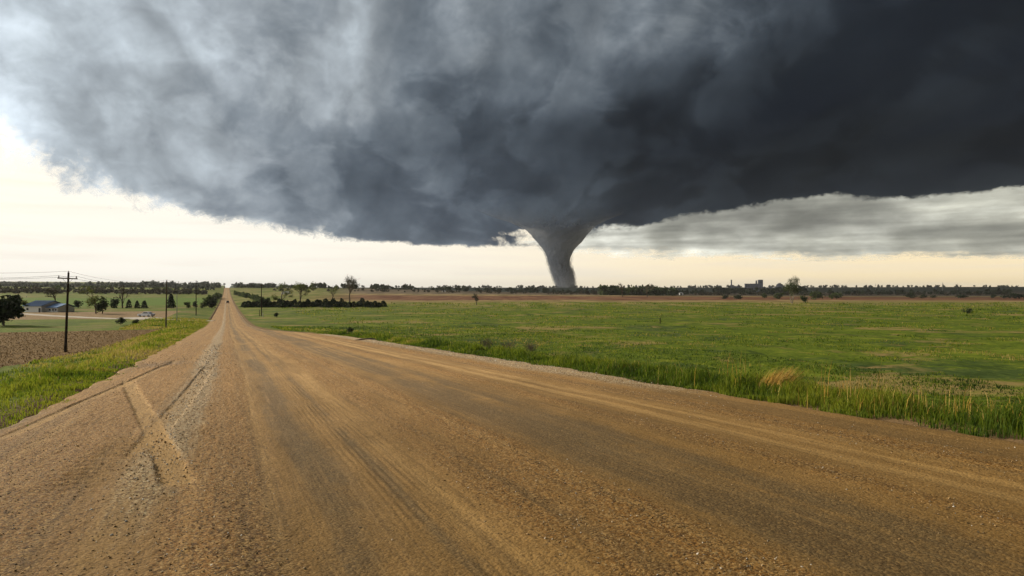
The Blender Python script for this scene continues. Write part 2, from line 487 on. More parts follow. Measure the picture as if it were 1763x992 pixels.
# --- materials of the ground
def edge_dirt(n, c, p):
    """bare soil shows through where the verge meets the road"""
    f = n.math('ADD', n.attr('off_road'), n.math('MULTIPLY', n.math('SUBTRACT', n.noise(p, 5, 5, .75), .5), 2.0))
    return n.mix(n.smooth(f, .95, .3), c, n.mix(n.noise(p, 9, 5, .75), (.08, .048, .022), (.24, .155, .075)))
def mat_grass_ground():
    m, n = new_mat('pasture')
    p = n.pos(); s = n.sep(p)
    big = n.noise(n.scaled(p, (.014, .014, 0)), 1, 4, .6)
    mid = n.noise(n.scaled(p, (.055, .055, 0)), 1, 6, .68, .5)
    fine = n.noise(p, 1.7, 6, .72)
    c = n.mix(n.smooth(fine, .3, .72), (.042, .070, .007), (.165, .215, .017))
    c = n.mix(n.math('MULTIPLY', n.smooth(mid, .53, .62), .7), c, (.17, .205, .02))
    c = n.mix(n.math('MULTIPLY', n.smooth(mid, .47, .38), .7), c, (.050, .078, .026))
    m3 = n.noise(n.scaled(p, (.28, .20, 0)), 1, 5, .7, .4)
    c = n.mix(n.math('MULTIPLY', n.smooth(m3, .49, .36), .7), c, (.028, .048, .008))
    c = n.mix(n.math('MULTIPLY', n.smooth(m3, .55, .66), .5), c, (.26, .27, .03))
    patch = n.noise(n.scaled(p, (.030, .045, 0)), 1.3, 6, .7, .8)
    c = n.mix(n.math('MULTIPLY', n.smooth(patch, .54, .62), .8), c, (.30, .21, .08))
    c = n.mix(n.math('MULTIPLY', n.smooth(n.noise(n.scaled(p, (.09, .05, 0)), 1, 5, .7), .60, .68), .7), c, (.22, .17, .06))
    # what grows in the far bands to the right
    n2 = n.noise(n.scaled(p, (.016, .0045, 0)), 1, 5, .7)
    n3 = n.noise(n.scaled(p, (.05, .008, 0)), 1, 4, .7)
    edge = n.math('ADD', s[1], n.math('MULTIPLY', n.math('SUBTRACT', n2, .5), 190))
    red = n.mix(n.smooth(n3, .35, .65), (.105, .042, .022), (.22, .115, .06))
    tan = n.mix(n.smooth(n3, .35, .65), (.34, .24, .11), (.16, .12, .045))
    gry = n.mix(n.smooth(n3, .35, .65), (.09, .07, .045), (.20, .15, .09))
    c = n.mix(n.math('MULTIPLY', n.smooth(edge, 240, 400), n.math('MULTIPLY', n.smooth(n3, .46, .60), .8)), c, (.30, .22, .09))
    green = c
    c = n.mix(n.smooth(edge, 430, 490), c, tan)
    c = n.mix(n.smooth(edge, 525, 560), c, red)
    c = n.mix(n.smooth(edge, 800, 840), c, tan)
    c = n.mix(n.smooth(edge, 930, 980), c, gry)
    c = n.mix(n.smooth(n.math('ADD', s[0], n.math('MULTIPLY', s[1], .24)), -60, 20), n.mix(n.math('MULTIPLY', n.smooth(n3, .48, .6), .7), green, (.22, .20, .06)), c)
    c = n.mix(n.smooth(s[1], 2600, 3600), c, (.05, .07, .045))
    c = edge_dirt(n, c, p)
    n.out(n.bsdf(c, .95, n.bump(fine, .9, .12), .05))
    return m
def mat_left_ground():
    m, n = new_mat('verge_and_meadow')
    p = n.pos()
    mid = n.noise(n.scaled(p, (.10, .10, 0)), 1, 5, .65, .3)
    big = n.noise(n.scaled(p, (.035, .035, 0)), 1, 5, .65, .3)
    fine = n.noise(p, 1.9, 6, .72)
    c = n.mix(n.smooth(fine, .3, .72), (.050, .082, .008), (.17, .215, .018))
    c = n.mix(n.math('MULTIPLY', n.smooth(mid, .53, .66), .7), c, (.27, .21, .05))
    c = n.mix(n.math('MULTIPLY', n.smooth(big, .50, .60), .7), c, (.21, .155, .06))
    c = n.mix(n.math('MULTIPLY', n.smooth(big, .46, .38), .5), c, (.05, .085, .012))
    c = edge_dirt(n, c, p)
    n.out(n.bsdf(c, .95, n.bump(fine, .9, .12), .05))
    return m
def mat_stubble(name, a, b, cst):
    m, n = new_mat(name)
    p = n.pos()
    fine = n.noise(p, 1.2, 7, .8)
    mid = n.noise(p, .12, 4, .6)
    c = n.mix(n.smooth(fine, .36, .64), a, b)
    c = n.mix(n.math('MULTIPLY', n.smooth(n.noise(p, 2.2, 5, .75), .56, .66), .7), c, cst)
    c = n.mix(n.math('MULTIPLY', n.smooth(mid, .45, .7), .4), c, a)
    n.out(n.bsdf(c, .95, n.bump(fine, 1.0, .2), .05))
    return m
M_PASTURE = mat_grass_ground()
M_LEFT = mat_left_ground()
M_STUB = mat_stubble('stubble', (.125, .074, .026), (.265, .165, .062), (.40, .28, .125))
M_STUB2 = mat_stubble('dry_stubble', (.20, .13, .065), (.34, .24, .12), (.40, .30, .17))
M_MEADOW = mat_stubble('green_meadow', (.075, .13, .014), (.13, .20, .022), (.15, .20, .05))

US = sorted(set([-80, -60, -45, -35, -27, -20, -15, -10, -6] + [round(a, 3) for a in graded(-3, .45, 1.0145, 5600)] + [18, 150, 190, 214, 285, 395, 690]))
VP = [-v for v in graded(24, .8, 1.06, 4800)][::-1] + list(np.arange(-23.6, 23.7, .4)) + graded(24, .8, 1.06, 6000)
VS = sorted(VP)
US = np.array(US); VS = np.array(VS)
UU, VV = np.meshgrid(US, VS, indexing='ij')
GX, GY = xy(UU, VV)
GZ = zground(GX, GY, True)
nu, nv = UU.shape
idx = np.arange(nu * nv).reshape(nu, nv)
quads = np.stack([idx[:-1, :-1], idx[1:, :-1], idx[1:, 1:], idx[:-1, 1:]], -1).reshape(-1, 4)[:, ::-1]
cu = ((UU[:-1, :-1] + UU[1:, 1:]) / 2).ravel(); cv = ((VV[:-1, :-1] + VV[1:, 1:]) / 2).ravel()
P = np.stack([GX, GY, GZ], -1).reshape(-1, 3)
def field_edge(u): return np.interp(u, [40, 82, 98, 128, 150], [-24, -20.5, -16, -12.5, -11])
wob = 1.8 * fbm(cu / 9, cv / 9, 2, 3)
zone = np.where(cv > 0, 0, 1)
zone[(cv < field_edge(cu) + wob * .35) & (cu > 18 - 100) & (cu < 150)] = 2
zone[(cv < -16) & (cu > 214) & (cu < 285)] = 3
zone[(cv < -14) & (cu > 395) & (cu < 690)] = 4
def sub(name, z, mat):
    q = quads[zone == z]
    used, inv = np.unique(q, return_inverse=True)
    me = mesh_np(name, P[used], inv.reshape(-1, 4)); smooth(me)
    uu, vv = UU.ravel()[used], VV.ravel()[used]
    fattr(me, 'off_road', np.clip(np.maximum(vv - v_right(uu), v_left(uu) - vv), -1, 5))
    o = link(name, me, mat); o['kind'] = 'structure'
    return o
sub('pasture', 0, M_PASTURE)
sub('ground', 1, M_LEFT)
sub('stubble_field', 2, M_STUB)
sub('dry_field', 3, M_STUB2)
sub('green_field', 4, M_MEADOW)

# ------------------------------------------------------------------ the gravel road
def road_profile(u, v):
    """how much of each soil shows: loose gravel, packed grey track, pale packed track, pebble windrow"""
    v = v + .06 * np.maximum(v - 1, 0)
    wv = v + .14 * fbm(u / 14, v / 40, 2, 21) + .05 * fbm(u / 2.5, v / 2, 2, 22)
    brk = .75 + .5 * fbm(u / 5, v / 1.5, 3, 23)
    def g(c, s): return np.exp(-((wv - c) / s) ** 2)
    loose = 1.0 * g(-2.0, 1.0) + 1.0 * g(.05, .42) + (.7 * g(2.6, .45) + .8 * g(3.35, .32)) * brk + .7 * g(6.0, .3) * brk + .6 * g(8.0, .5)
    grey = (.9 * g(.95, .32) + .6 * g(1.6, .12) + 1.0 * g(4.4, .55) + .8 * g(5.2, .3) + .45 * g(7.7, .12)) * brk
    tan = .9 * g(6.75, .16) + .8 * g(7.25, .12) + .5 * g(1.95, .25) * brk + .5 * g(.45, .1)
    stone = 1.0 * g(-.66, .38) * sstep(3, 11, u) + 1.5 * g(9.35, .7) * sstep(8, 17, u)
    return loose, grey, tan, stone
def road_height(u, v, prof):
    lo_, gr_, ta_, st_ = prof
    return .030 * lo_ - .015 * gr_ - .010 * ta_ + .040 * st_ + .016 * fbm(v / .8, u / 3.5, 4, 43)
ru = np.array(graded(-4, .05, 1.0, 2.5)[:-1] + graded(2.5, .028, 1.0085, 1750))
sv = np.concatenate([np.linspace(0, 1, 601)])
RU, SV = np.meshgrid(ru, sv, indexing='ij')
eL = v_left(ru) + .18 * fbm(ru / 2.2, ru * 0 + 3, 4, 31) + .1
eR = v_right(ru) + .20 * fbm(ru / 2.0, ru * 0 + 9, 4, 33) - .1
RV = eL[:, None] + (eR - eL)[:, None] * SV
RX, RY = xy(RU, RV)
lo, gr, ta, st = road_profile(RU, RV)
edge = np.minimum(RV - eL[:, None], eR[:, None] - RV)
near = sstep(60, 15, RU)
h = road_height(RU, RV, (lo, gr, ta, st))
h = h + near * (.003 + .008 * np.clip(lo + st, 0, 1)) * fbm(RX / .06, RY / .06, 3, 41, .7)
h = h + near * .005 * np.sin(RV * 2 * np.pi / .075 + .6 * fbm(RU / 3, RV, 2, 45)) * np.exp(-((RV - 1.5) / .30) ** 2) * sstep(-.3, .1, fbm(RX / .9, RY / .9, 2, 44))
# the crossing wheel tracks on the left shoulder
def track(px0, Y0, px1, Y1, half, depth, lugs=0, fade=1.5, rimk=1.0):
    global h, lo, gr, ta, st
    a = np.array([gx(px0, Y0), Y0]); b = np.array([gx(px1, Y1), Y1])
    d = b - a; L = np.hypot(*d); d = d / L
    s = (RX - a[0]) * d[0] + (RY - a[1]) * d[1]
    t = (RX - a[0]) * -d[1] + (RY - a[1]) * d[0] + .015 * np.sin(s * .5) + .02 * fbm(s / .3, s * 0, 3, 47)
    ends = sstep(0, fade, s) * sstep(L, L - fade, s)
    inside = sstep(half * 1.12, half * .86, np.abs(t)) * ends
    if lugs: inside = sstep(half * 1.5, half * .3, np.abs(t)) * ends
    rim = rimk * np.exp(-((np.abs(t) - half * 1.3) / (half * .28)) ** 2) * ends
    h = h * (1 - (.2 if lugs else .75) * inside) - depth * inside + depth * .6 * rim * (.6 + .8 * np.clip(fbm(s / .25, t / .2, 3, 48), -.5, 1))
    if lugs:
        h = h + inside * lugs * np.sin(s * 2 * np.pi / .23 + t * 2)
    kt = .45 if rimk < .3 else 1.0
    ta = np.clip(ta + 1.1 * kt * inside * (0 if lugs else 1), 0, 1.1); gr = gr * (1 - inside); st = st * (1 - .8 * kt * inside); lo = lo * (1 - .4 * inside) + .8 * rim
def depth_of(row, px): return 1241.0 / (row - 293.4 + 10.8 * (px - 560) / 730)
def road_track(p0, p1, *a): track(p0[0], depth_of(p0[1], p0[0]), p1[0], depth_of(p1[1], p1[0]), *a)
road_track((140, 368), (198, 490), .15, .007, 0, .4, .55)
road_track((232, 350), (130, 485), .17, .002, 0, 2.5, .25)
road_track((150, 425), (62, 505), .26, .0, .018, .9, 0)
road_track((195, 345), (-10, 440), .10, .008, 0, 1.2, .5)
# a soft, damp hollow beside it
_hx, _hy = gx(172, depth_of(350, 172)), depth_of(350, 172)
hollow = np.exp(-(((RX - _hx) / .9) ** 2 + ((RY - _hy) / 1.5) ** 2)) * (.7 + .6 * fbm(RX / .5, RY / .5, 3, 49))
h = h - .05 * np.clip(hollow, 0, 1)
damp = np.clip(hollow * 1.2 + .5 * sstep(.35, .05, edge) * sstep(-.2, .4, fbm(RU / 3, RV / 3, 3, 50)), 0, 1)
z = zroad(RU) + h + .02 - .30 * sstep(.12, 0, edge)
rme = mesh_np('gravel_road', np.stack([RX, RY, z], -1).reshape(-1, 3),
              (lambda i: np.stack([i[:-1, :-1], i[:-1, 1:], i[1:, 1:], i[1:, :-1]], -1).reshape(-1, 4))(np.arange(RU.size).reshape(RU.shape)))
smooth(rme)
fattr(rme, 'damp', damp.ravel()); vattr(rme, 'road_uv', np.stack([RV, RU, 0 * RU], -1).reshape(-1, 3))
fattr(rme, 'loose', np.clip(lo, 0, 1).ravel()); fattr(rme, 'grey', np.clip(gr, 0, 1).ravel())
fattr(rme, 'tan', np.clip(ta, 0, 1).ravel()); fattr(rme, 'stone', np.clip(st, 0, 1).ravel())
m, n = new_mat('gravel')
p = n.pos()
rv = n.attr('road_uv', 'Vector')
big = n.noise(p, .35, 4, .6); mid = n.noise(p, 3.0, 5, .65); grit = n.noise(p, 34, 4, .7); grain = n.noise(p, 110, 2, .7)
lines = n.noise(n.scaled(rv, (11, .22, 1)), 1, 4, .65); hair = n.noise(n.scaled(rv, (46, .5, 1)), 1, 3, .6)
def cells(scale):
    vo = n.node('ShaderNodeTexVoronoi'); n.put(vo.inputs['Vector'], p); vo.inputs['Scale'].default_value = scale
    return n.sep(vo.outputs['Color'])[0], vo.outputs['Distance']
c1, d1 = cells(42); c2, d2 = cells(85)
jit = n.math('ADD', n.math('MULTIPLY', n.math('SUBTRACT', mid, .5), .8), n.math('MULTIPLY', n.math('SUBTRACT', lines, .5), 1.1))
def w8(name, k=1.15): return n.smooth(n.math('ADD', n.math('MULTIPLY', n.attr(name), k), jit), .18, .80)
loose, grey, tan_, stone = w8('loose'), w8('grey'), w8('tan'), w8('stone')
c = n.mix(n.smooth(big, .3, .7), (.205, .128, .052), (.270, .172, .076))
c = n.mix(n.math('MULTIPLY', loose, .9), c, (.225, .115, .030))
c = n.mix(n.math('MULTIPLY', grey, .92), c, (.112, .084, .054))
c = n.mix(n.math('MULTIPLY', tan_, .85), c, (.38, .255, .125))
c = n.mix(n.math('MULTIPLY', stone, .7), c, (.25, .200, .155))
bands = n.noise(n.scaled(rv, (2.6, .045, 1)), 1, 4, .6, .3)
c = n.mix(n.math('MULTIPLY', n.smooth(bands, .52, .36), .55), c, (.115, .078, .042))
c = n.mix(n.math('MULTIPLY', n.smooth(bands, .55, .70), .55), c, (.34, .225, .105))
c = n.mix(n.math('MULTIPLY', n.smooth(lines, .52, .72), .45), c, (.32, .21, .11))
c = n.mix(n.math('MULTIPLY', n.smooth(lines, .46, .28), .45), c, (.11, .072, .036))
c = n.mix(n.math('MULTIPLY', n.smooth(hair, .54, .66), .5), c, (.09, .058, .030))
c = n.mix(n.math('MULTIPLY', n.attr('damp'), .7), c, (.055, .036, .02))
# single stones of the surface differ in colour
rocky = n.math('ADD', .30, n.math('MULTIPLY', n.math('MAXIMUM', loose, stone), .55))
c = n.mix(n.math('MULTIPLY', n.smooth(c1, .62, .95), rocky), c, n.mix(stone, (.34, .225, .11), (.44, .40, .34)))
c = n.mix(n.math('MULTIPLY', n.smooth(c1, .40, .08), rocky), c, (.075, .042, .018))
c = n.mix(n.math('MULTIPLY', n.smooth(c2, .70, .98), n.math('MULTIPLY', rocky, .8)), c, (.40, .31, .20))
c = n.mix(n.math('MULTIPLY', n.smooth(c2, .30, .05), n.math('MULTIPLY', rocky, .9)), c, (.06, .036, .016))
c = n.mix(n.math('MULTIPLY', n.smooth(grit, .5, .75), .35), c, (.07, .042, .020))
hh = n.math('SUBTRACT', n.math('MULTIPLY', mid, .8), n.math('MULTIPLY', d1, .4))
hh = n.math('ADD', hh, n.math('MULTIPLY', grit, .9))
dry = n.smooth(n.math('ADD', n.sep(rv)[1], n.math('MULTIPLY', n.math('SUBTRACT', big, .5), 6)), 3, 22)  # stands for grazing-light brightening down the road, painted into its colour
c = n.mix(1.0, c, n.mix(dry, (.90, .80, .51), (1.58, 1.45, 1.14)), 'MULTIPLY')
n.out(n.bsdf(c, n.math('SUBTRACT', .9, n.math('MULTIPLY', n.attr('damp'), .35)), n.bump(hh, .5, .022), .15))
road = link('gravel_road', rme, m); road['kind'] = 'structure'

#__MORE__
# ------------------------------------------------------------------ loose stones on the road
def on_ray(px, row, y0=3.0, y1=4000.0):
    """where the sight line through a point of the photograph meets the ground"""
    ys = np.geomspace(y0, y1, 4000)
    xs = (px - 560) / FPX * ys
    d = EYE - (row - HORIZON) / FPX * ys - zground(xs, ys)
    k = np.argmax(d < 0) if (d < 0).any() else len(ys) - 1
    return Vector((float(xs[k]), float(ys[k]), float(zground(xs[k], ys[k]))))

def tri_mesh_from_units(name, unit_v, unit_f, M, T):
    """many small copies joined: M (n,3,3) linear maps, T (n,3) offsets"""
    n = len(T); k = len(unit_v)
    V = np.einsum('nij,kj->nki', M, unit_v) + T[:, None, :]
    F = (unit_f[None] + (np.arange(n) * k)[:, None, None]).reshape(-1, unit_f.shape[1])
    return mesh_np(name, V.reshape(-1, 3), F)

def road_z(u, v): return zroad(u) + road_height(u, v, road_profile(u, v)) + .02
OCT_V = np.array([(1, 0, 0), (-1, 0, 0), (0, 1, 0), (0, -1, 0), (0, 0, .8), (0, 0, -.6), (.6, .6, .35), (-.55, .6, .3)], float)
OCT_F = np.array([(0, 6, 4), (6, 2, 4), (2, 7, 4), (7, 1, 4), (1, 3, 4), (3, 0, 4), (0, 2, 6), (2, 1, 7)])
def stones(N, u0, u1, smin, smax, keep_fn, name):
    u = u0 * (u1 / u0) ** rng.random(N)
    v = v_left(u) + .15 + (v_right(u) - v_left(u) - .3) * rng.random(N)
    k = rng.random(N) < keep_fn(u, v)
    u, v = u[k], v[k]; n_ = len(u)
    x, y = xy(u, v); z = road_z(u, v)
    s = (smin + (smax - smin) * rng.random(n_) ** 4.0) * np.maximum(1, u / 16) * (1 + .5 * np.clip(road_profile(u, v)[3], 0, 1))
    q = rng.normal(size=(n_, 3, 3)); q, _ = np.linalg.qr(q)
    M = q * (s[:, None, None] * rng.uniform(.6, 1.15, (n_, 1, 3)))
    me = tri_mesh_from_units(name, OCT_V, OCT_F, M, np.stack([x, y, z + s * .02], -1))
    fattr(me, 'tint', np.repeat(np.clip(rng.random(n_) + .25 * road_profile(u, v)[3], 0, 1), len(OCT_V)))
    return me
m, n = new_mat('stones')
c = n.ramp(n.attr('tint'), [(0, (.24, .15, .06)), (.45, (.31, .20, .085)), (.75, (.36, .265, .15)), (.92, (.44, .38, .29)), (1, (.60, .56, .47))])
n.out(n.bsdf(c, .8, None, .25))
M_STONE = m
def keep(u, v):
    lo_, gr_, ta_, st_ = road_profile(u, v)
    return np.clip(.10 + .55 * lo_ + 1.0 * st_ - .35 * gr_ - .3 * ta_, .02, 1) * (.55 + .45 * sstep(-.3, .3, fbm(u / 1.3, v / .8, 3, 55))) * sstep(55, 18, u)
o = link('loose_gravel', stones(130000, 3.0, 55, .0045, .0145, keep, 'loose_gravel'), M_STONE)
tag(o, 'loose pebbles scattered over the dirt road', None, None, 'stuff')

# ------------------------------------------------------------------ grass
def blades(name, x, y, z, h, wd, tint, lean=.35, seed=0):
    r = np.random.default_rng(seed); n_ = len(x)
    a = r.uniform(0, 2 * np.pi, n_); b = r.uniform(0, 2 * np.pi, n_)
    l = h * lean * r.random(n_) ** .7
    dx, dy = np.cos(a) * wd / 2, np.sin(a) * wd / 2
    lx, ly = np.cos(b) * l, np.sin(b) * l
    V = np.empty((n_, 5, 3))
    V[:, 0] = np.stack([x - dx, y - dy, z - .03], -1); V[:, 1] = np.stack([x + dx, y + dy, z - .03], -1)
    mx, my, mz = x + lx * .35, y + ly * .35, z + h * .6
    V[:, 2] = np.stack([mx + dx * .75, my + dy * .75, mz], -1); V[:, 3] = np.stack([mx - dx * .75, my - dy * .75, mz], -1)
    V[:, 4] = np.stack([x + lx, y + ly, z + h * (1 - .25 * lean)], -1)
    f = np.array([(0, 1, 2), (0, 2, 3), (3, 2, 4)])
    F = (f[None] + (np.arange(n_) * 5)[:, None, None]).reshape(-1, 3)
    me = mesh_np(name, V.reshape(-1, 3), F)
    fattr(me, 'tint', np.repeat(np.clip(tint, 0, 1), 5))
    return me
m, n = new_mat('grass_blades')
c = n.ramp(n.attr('tint'), [(0, (.030, .058, .008)), (.3, (.075, .125, .011)), (.6, (.195, .24, .017)), (.8, (.30, .27, .045)), (1, (.38, .275, .105))])
d1 = n.bsdf(c, .7, None, .15)
t1 = n.node('ShaderNodeBsdfTranslucent'); n.put(t1.inputs[0], c)
mx = n.node('ShaderNodeMixShader'); mx.inputs[0].default_value = .5
n.l.new(d1, mx.inputs[1]); n.l.new(t1.outputs[0], mx.inputs[2]); n.out(mx.outputs[0])
M_BLADE = m

def scatter(N, u0, u1, vfn, power=1.0):
    u = u0 * (u1 / u0) ** (rng.random(N) ** power)
    return u, vfn(u, rng.random(N))
def grass_obj(name, u, v, hfn, label, seed, tint_bias=0, keepfn=None):
    x, y = xy(u, v)
    if keepfn is not None:
        k = keepfn(u, v, x, y); u, v, x, y = u[k], v[k], x[k], y[k]
    d = np.hypot(x, y)
    z = zground(x, y)
    clump = fbm(x / .9, y / .9, 3, seed + 3)
    patch = .7 * fbm(x / 5, y / 5, 3, seed + 5) + .8 * fbm(x / 22, y / 22, 4, 405)
    h = hfn(u, v, d) * (.75 + .5 * rng.random(len(u))) * np.maximum(.25, 1 + .8 * clump + .7 * fbm(x / 2.6, y / 2.6, 2, seed + 11))
    tint = np.minimum(.38 + .13 * rng.normal(size=len(u)) + .42 * patch + .20 * clump + .22 * fbm(x / 3.5, y / 3.5, 3, seed + 9) * sstep(25, 50, d) + tint_bias, np.where(d < 25, .66, .9))
    dead = rng.random(len(u)) < .004 + .6 * sstep(.25, .7, patch) * sstep(18, 40, d)
    tint = np.where(dead, .8 + .2 * rng.random(len(u)), tint)
    wd = np.maximum(.007, .0011 * d) * rng.uniform(.7, 1.3, len(u))
    me = blades(name, x, y, z, np.maximum(h, .03), wd, tint, .55, seed)
    o = link(name, me, M_BLADE)
    return tag(o, label, None, None, 'stuff')

# tall verge on the right
u = np.concatenate([rng.uniform(-6, 14, 52000), 14 * (70 / 14) ** rng.random(48000)])
v = v_right(u) - .25 + 4.2 * rng.random(len(u)) ** 1.2
grass_obj('verge_grass', u, v, lambda u, v, d: .08 + .22 * sstep(0, .9, v - v_right(u)), 'tall green grass along the right edge of the dirt road', 201, .02,
          lambda u, v, x, y: (fbm(x / .7, y / .7, 3, 77) + 1.3 * sstep(-.25, .5, v - v_right(u)) > .35))
# slope and near pasture on the right
u = np.concatenate([rng.uniform(-12, 30, 45000), 20 * (140 / 20) ** rng.random(45000)])
v = v_right(u) + 3 + 46 * rng.random(len(u)) ** 1.3
grass_obj('slope_grass', u, v, lambda u, v, d: .10 + .06 * sstep(10, 60, d), 'rough pasture grass on the slope below the road', 211, -.03)
# pasture tufts farther out
Y = 38 * (430 / 38) ** rng.random(90000); X = Y * rng.uniform(-.42, .95, len(Y))
u, v = uv(X, Y)
k = v > v_right(u) + 18
grass_obj('pasture_tuft', u[k], v[k], lambda u, v, d: .10 + .0009 * d, 'low tufts of grass across the green pasture', 221, .09,
          lambda u, v, x, y: fbm(x / 7, y / 10, 4, 88) + .7 * fbm(x / 30, y / 45, 3, 89) > .10)
# left verge
u = np.concatenate([rng.uniform(2, 26, 52000), 18 * (210 / 18) ** rng.random(60000)])
v = v_left(u) + .45 - 16 * rng.random(len(u)) ** 1.35
grass_obj('bank_grass', u, v, lambda u, v, d: .05 + .20 * sstep(0, 1.6, v_left(u) - v), 'green and yellow grass on the bank left of the road', 231, .28,
          lambda u, v, x, y: (fbm(x / 1.1, y / 1.1, 3, 79) + 1.6 * sstep(-.6, .6, v_left(u) - v) > .45) & ((v > field_edge(u) - .5) | (u > 151)))
# corn stubble on the left field
Y = 45 * (170 / 45) ** rng.random(34000); X = Y * rng.uniform(-.85, -.40, len(Y)); u, v = uv(X, Y)
k = (v < field_edge(u)) & (u < 149)
x, y = X[k], Y[k]; d = np.hypot(x, y)
o = link('crop_stubble', blades('crop_stubble', x, y, zground(x, y), rng.uniform(.05, .16, len(x)), .0008 * d, .75 + .25 * rng.random(len(x)), .8, 241), None)
m, n = new_mat('straw'); c = n.ramp(n.attr('tint'), [(.7, (.125, .074, .026)), (.85, (.265, .165, .062)), (1, (.40, .28, .125))]); n.out(n.bsdf(c, .9, None, .05))
o.data.materials.append(m)
tag(o, 'dry crop stubble on the brown field left of the road', None, None, 'stuff')

# single dry clumps by the right verge
m, n = new_mat('dry_grass')
c = n.ramp(n.attr('tint'), [(0, (.30, .17, .03)), (.5, (.42, .26, .05)), (1, (.50, .36, .12))])
n.out(n.bsdf(c, .85, None, .1)); M_DRY = m
def verge_point(px, off):
    k = (px - 560) / FPX; ys = np.geomspace(4, 200, 4000); u_, v_ = uv(k * ys, ys)
    i = int(np.argmin(np.abs(v_ - v_right(u_) - off))); return Vector((k * ys[i], ys[i], float(zground(k * ys[i], ys[i]))))
def dry_clump(px, row, n_, hgt, rad, lean, label, seed, dirx=0.0):
    r = np.random.default_rng(seed)
    t = thing('dry_grass_clump', label, 'dry grass', verge_point(px, row), 0, 'dry grass clumps along the verge')
    x = r.normal(0, rad / 2, n_); y = r.normal(0, rad / 2, n_); h = hgt * r.uniform(.45, 1, n_); tn = r.random(n_)
    sets = [np.arange(n_)] if n_ > 40 else [np.array([k]) for k in range(n_)]
    for q in sets:
        me = blades('tuft' if n_ > 40 else 'stalk', x[q], y[q], -.05 + 0 * x[q], h[q], np.full(len(q), .009), tn[q], lean, seed + int(q[0]))
        if dirx:
            co = np.empty(len(me.vertices) * 3, np.float32); me.vertices.foreach_get('co', co); co = co.reshape(-1, 3)
            co[:, 0] += dirx * np.maximum(co[:, 2], 0) ** 1.4; co[:, 2] *= .85
            me.vertices.foreach_set('co', co.ravel()); me.update()
        o = link(me.name.split('.')[0], me, M_DRY, t)
        if n_ > 40: o['kind'] = 'stuff'
    return t
dry_clump(846, 1.1, 620, .80, .30, .30, 'thick leaning tuft of orange dry grass at the verge', 1, .75)
dry_clump(803, 1.0, 16, 1.05, .8, .25, 'sparse pale dead stalks left of the orange tuft', 2)
dry_clump(826, 1.0, 8, .95, .5, .9, 'few bent dead stalks just left of the orange tuft', 3, .4)
dry_clump(929, 1.0, 26, .95, .55, .25, 'tall pale dead stalks right of the orange tuft', 4)
dry_clump(905, 1.0, 14, .7, .5, .5, 'short thin dead stalks between orange tuft and tall stalks', 5)
dry_clump(1000, 1.2, 110, .62, 1.2, .35, 'wide low clump of yellow dry grass in the verge', 6)
dry_clump(1107, 1.1, 40, .55, .6, .5, 'small dry tuft near the right end of the verge', 7)
dry_clump(762, 1.0, 12, .8, .8, .35, 'thin dead stems left of the sparse pale stalks on the right verge', 8)

dry_clump(690, 1.0, 30, .6, .9, .4, 'thin yellow stems where the verge narrows, left of all other clumps', 9)
dry_clump(872, 1.1, 60, .5, .5, .5, 'low dry tuft touching the right side of the orange tuft', 10, .4)
dry_clump(962, 1.1, 70, .55, .7, .4, 'straw tuft between the tall stalks and the wide yellow clump', 11)
dry_clump(1058, 1.2, 70, .5, .9, .45, 'straw tuft just right of the wide yellow clump', 12)

# ------------------------------------------------------------------ plants
def mat_leaf(name, a, b, tr=.3):
    m, n = new_mat(name)
    c = n.mix(n.attr('tint'), a, b)
    d = n.bsdf(c, .75, None, .1)
    t = n.node('ShaderNodeBsdfTranslucent'); n.put(t.inputs[0], c)
    mx = n.node('ShaderNodeMixShader'); mx.inputs[0].default_value = tr
    n.l.new(d, mx.inputs[1]); n.l.new(t.outputs[0], mx.inputs[2]); n.out(mx.outputs[0])
    return m
M_CEDAR = mat_leaf('cedar_foliage', (.014, .024, .010), (.042, .060, .024), .1)
M_SPRING = mat_leaf('spring_leaves', (.07, .10, .02), (.20, .22, .06))
M_DARKLEAF = mat_leaf('dark_leaves', (.035, .052, .018), (.085, .115, .036))
M_FAR = mat_leaf('far_woods', (.030, .040, .024), (.075, .095, .045), .2)
M_BARE = mat_leaf('bare_twigs', (.055, .048, .030), (.12, .105, .06), .1)
M_RIDGE = mat_leaf('ridge_woods', (.075, .085, .080), (.15, .165, .145), .25)  # grey woods, with the pale haze of distance painted into their colour
m, n = new_mat('bark'); n.out(n.bsdf(n.mix(n.noise(n.pos(), 4, 4, .6), (.05, .036, .024), (.16, .125, .09)), .9, None, .1)); M_BARK = m
m, n = new_mat('pale_bark'); n.out(n.bsdf(n.mix(n.noise(n.pos(), 3, 4, .6), (.16, .13, .10), (.38, .34, .28)), .9, None, .1)); M_PALEBARK = m

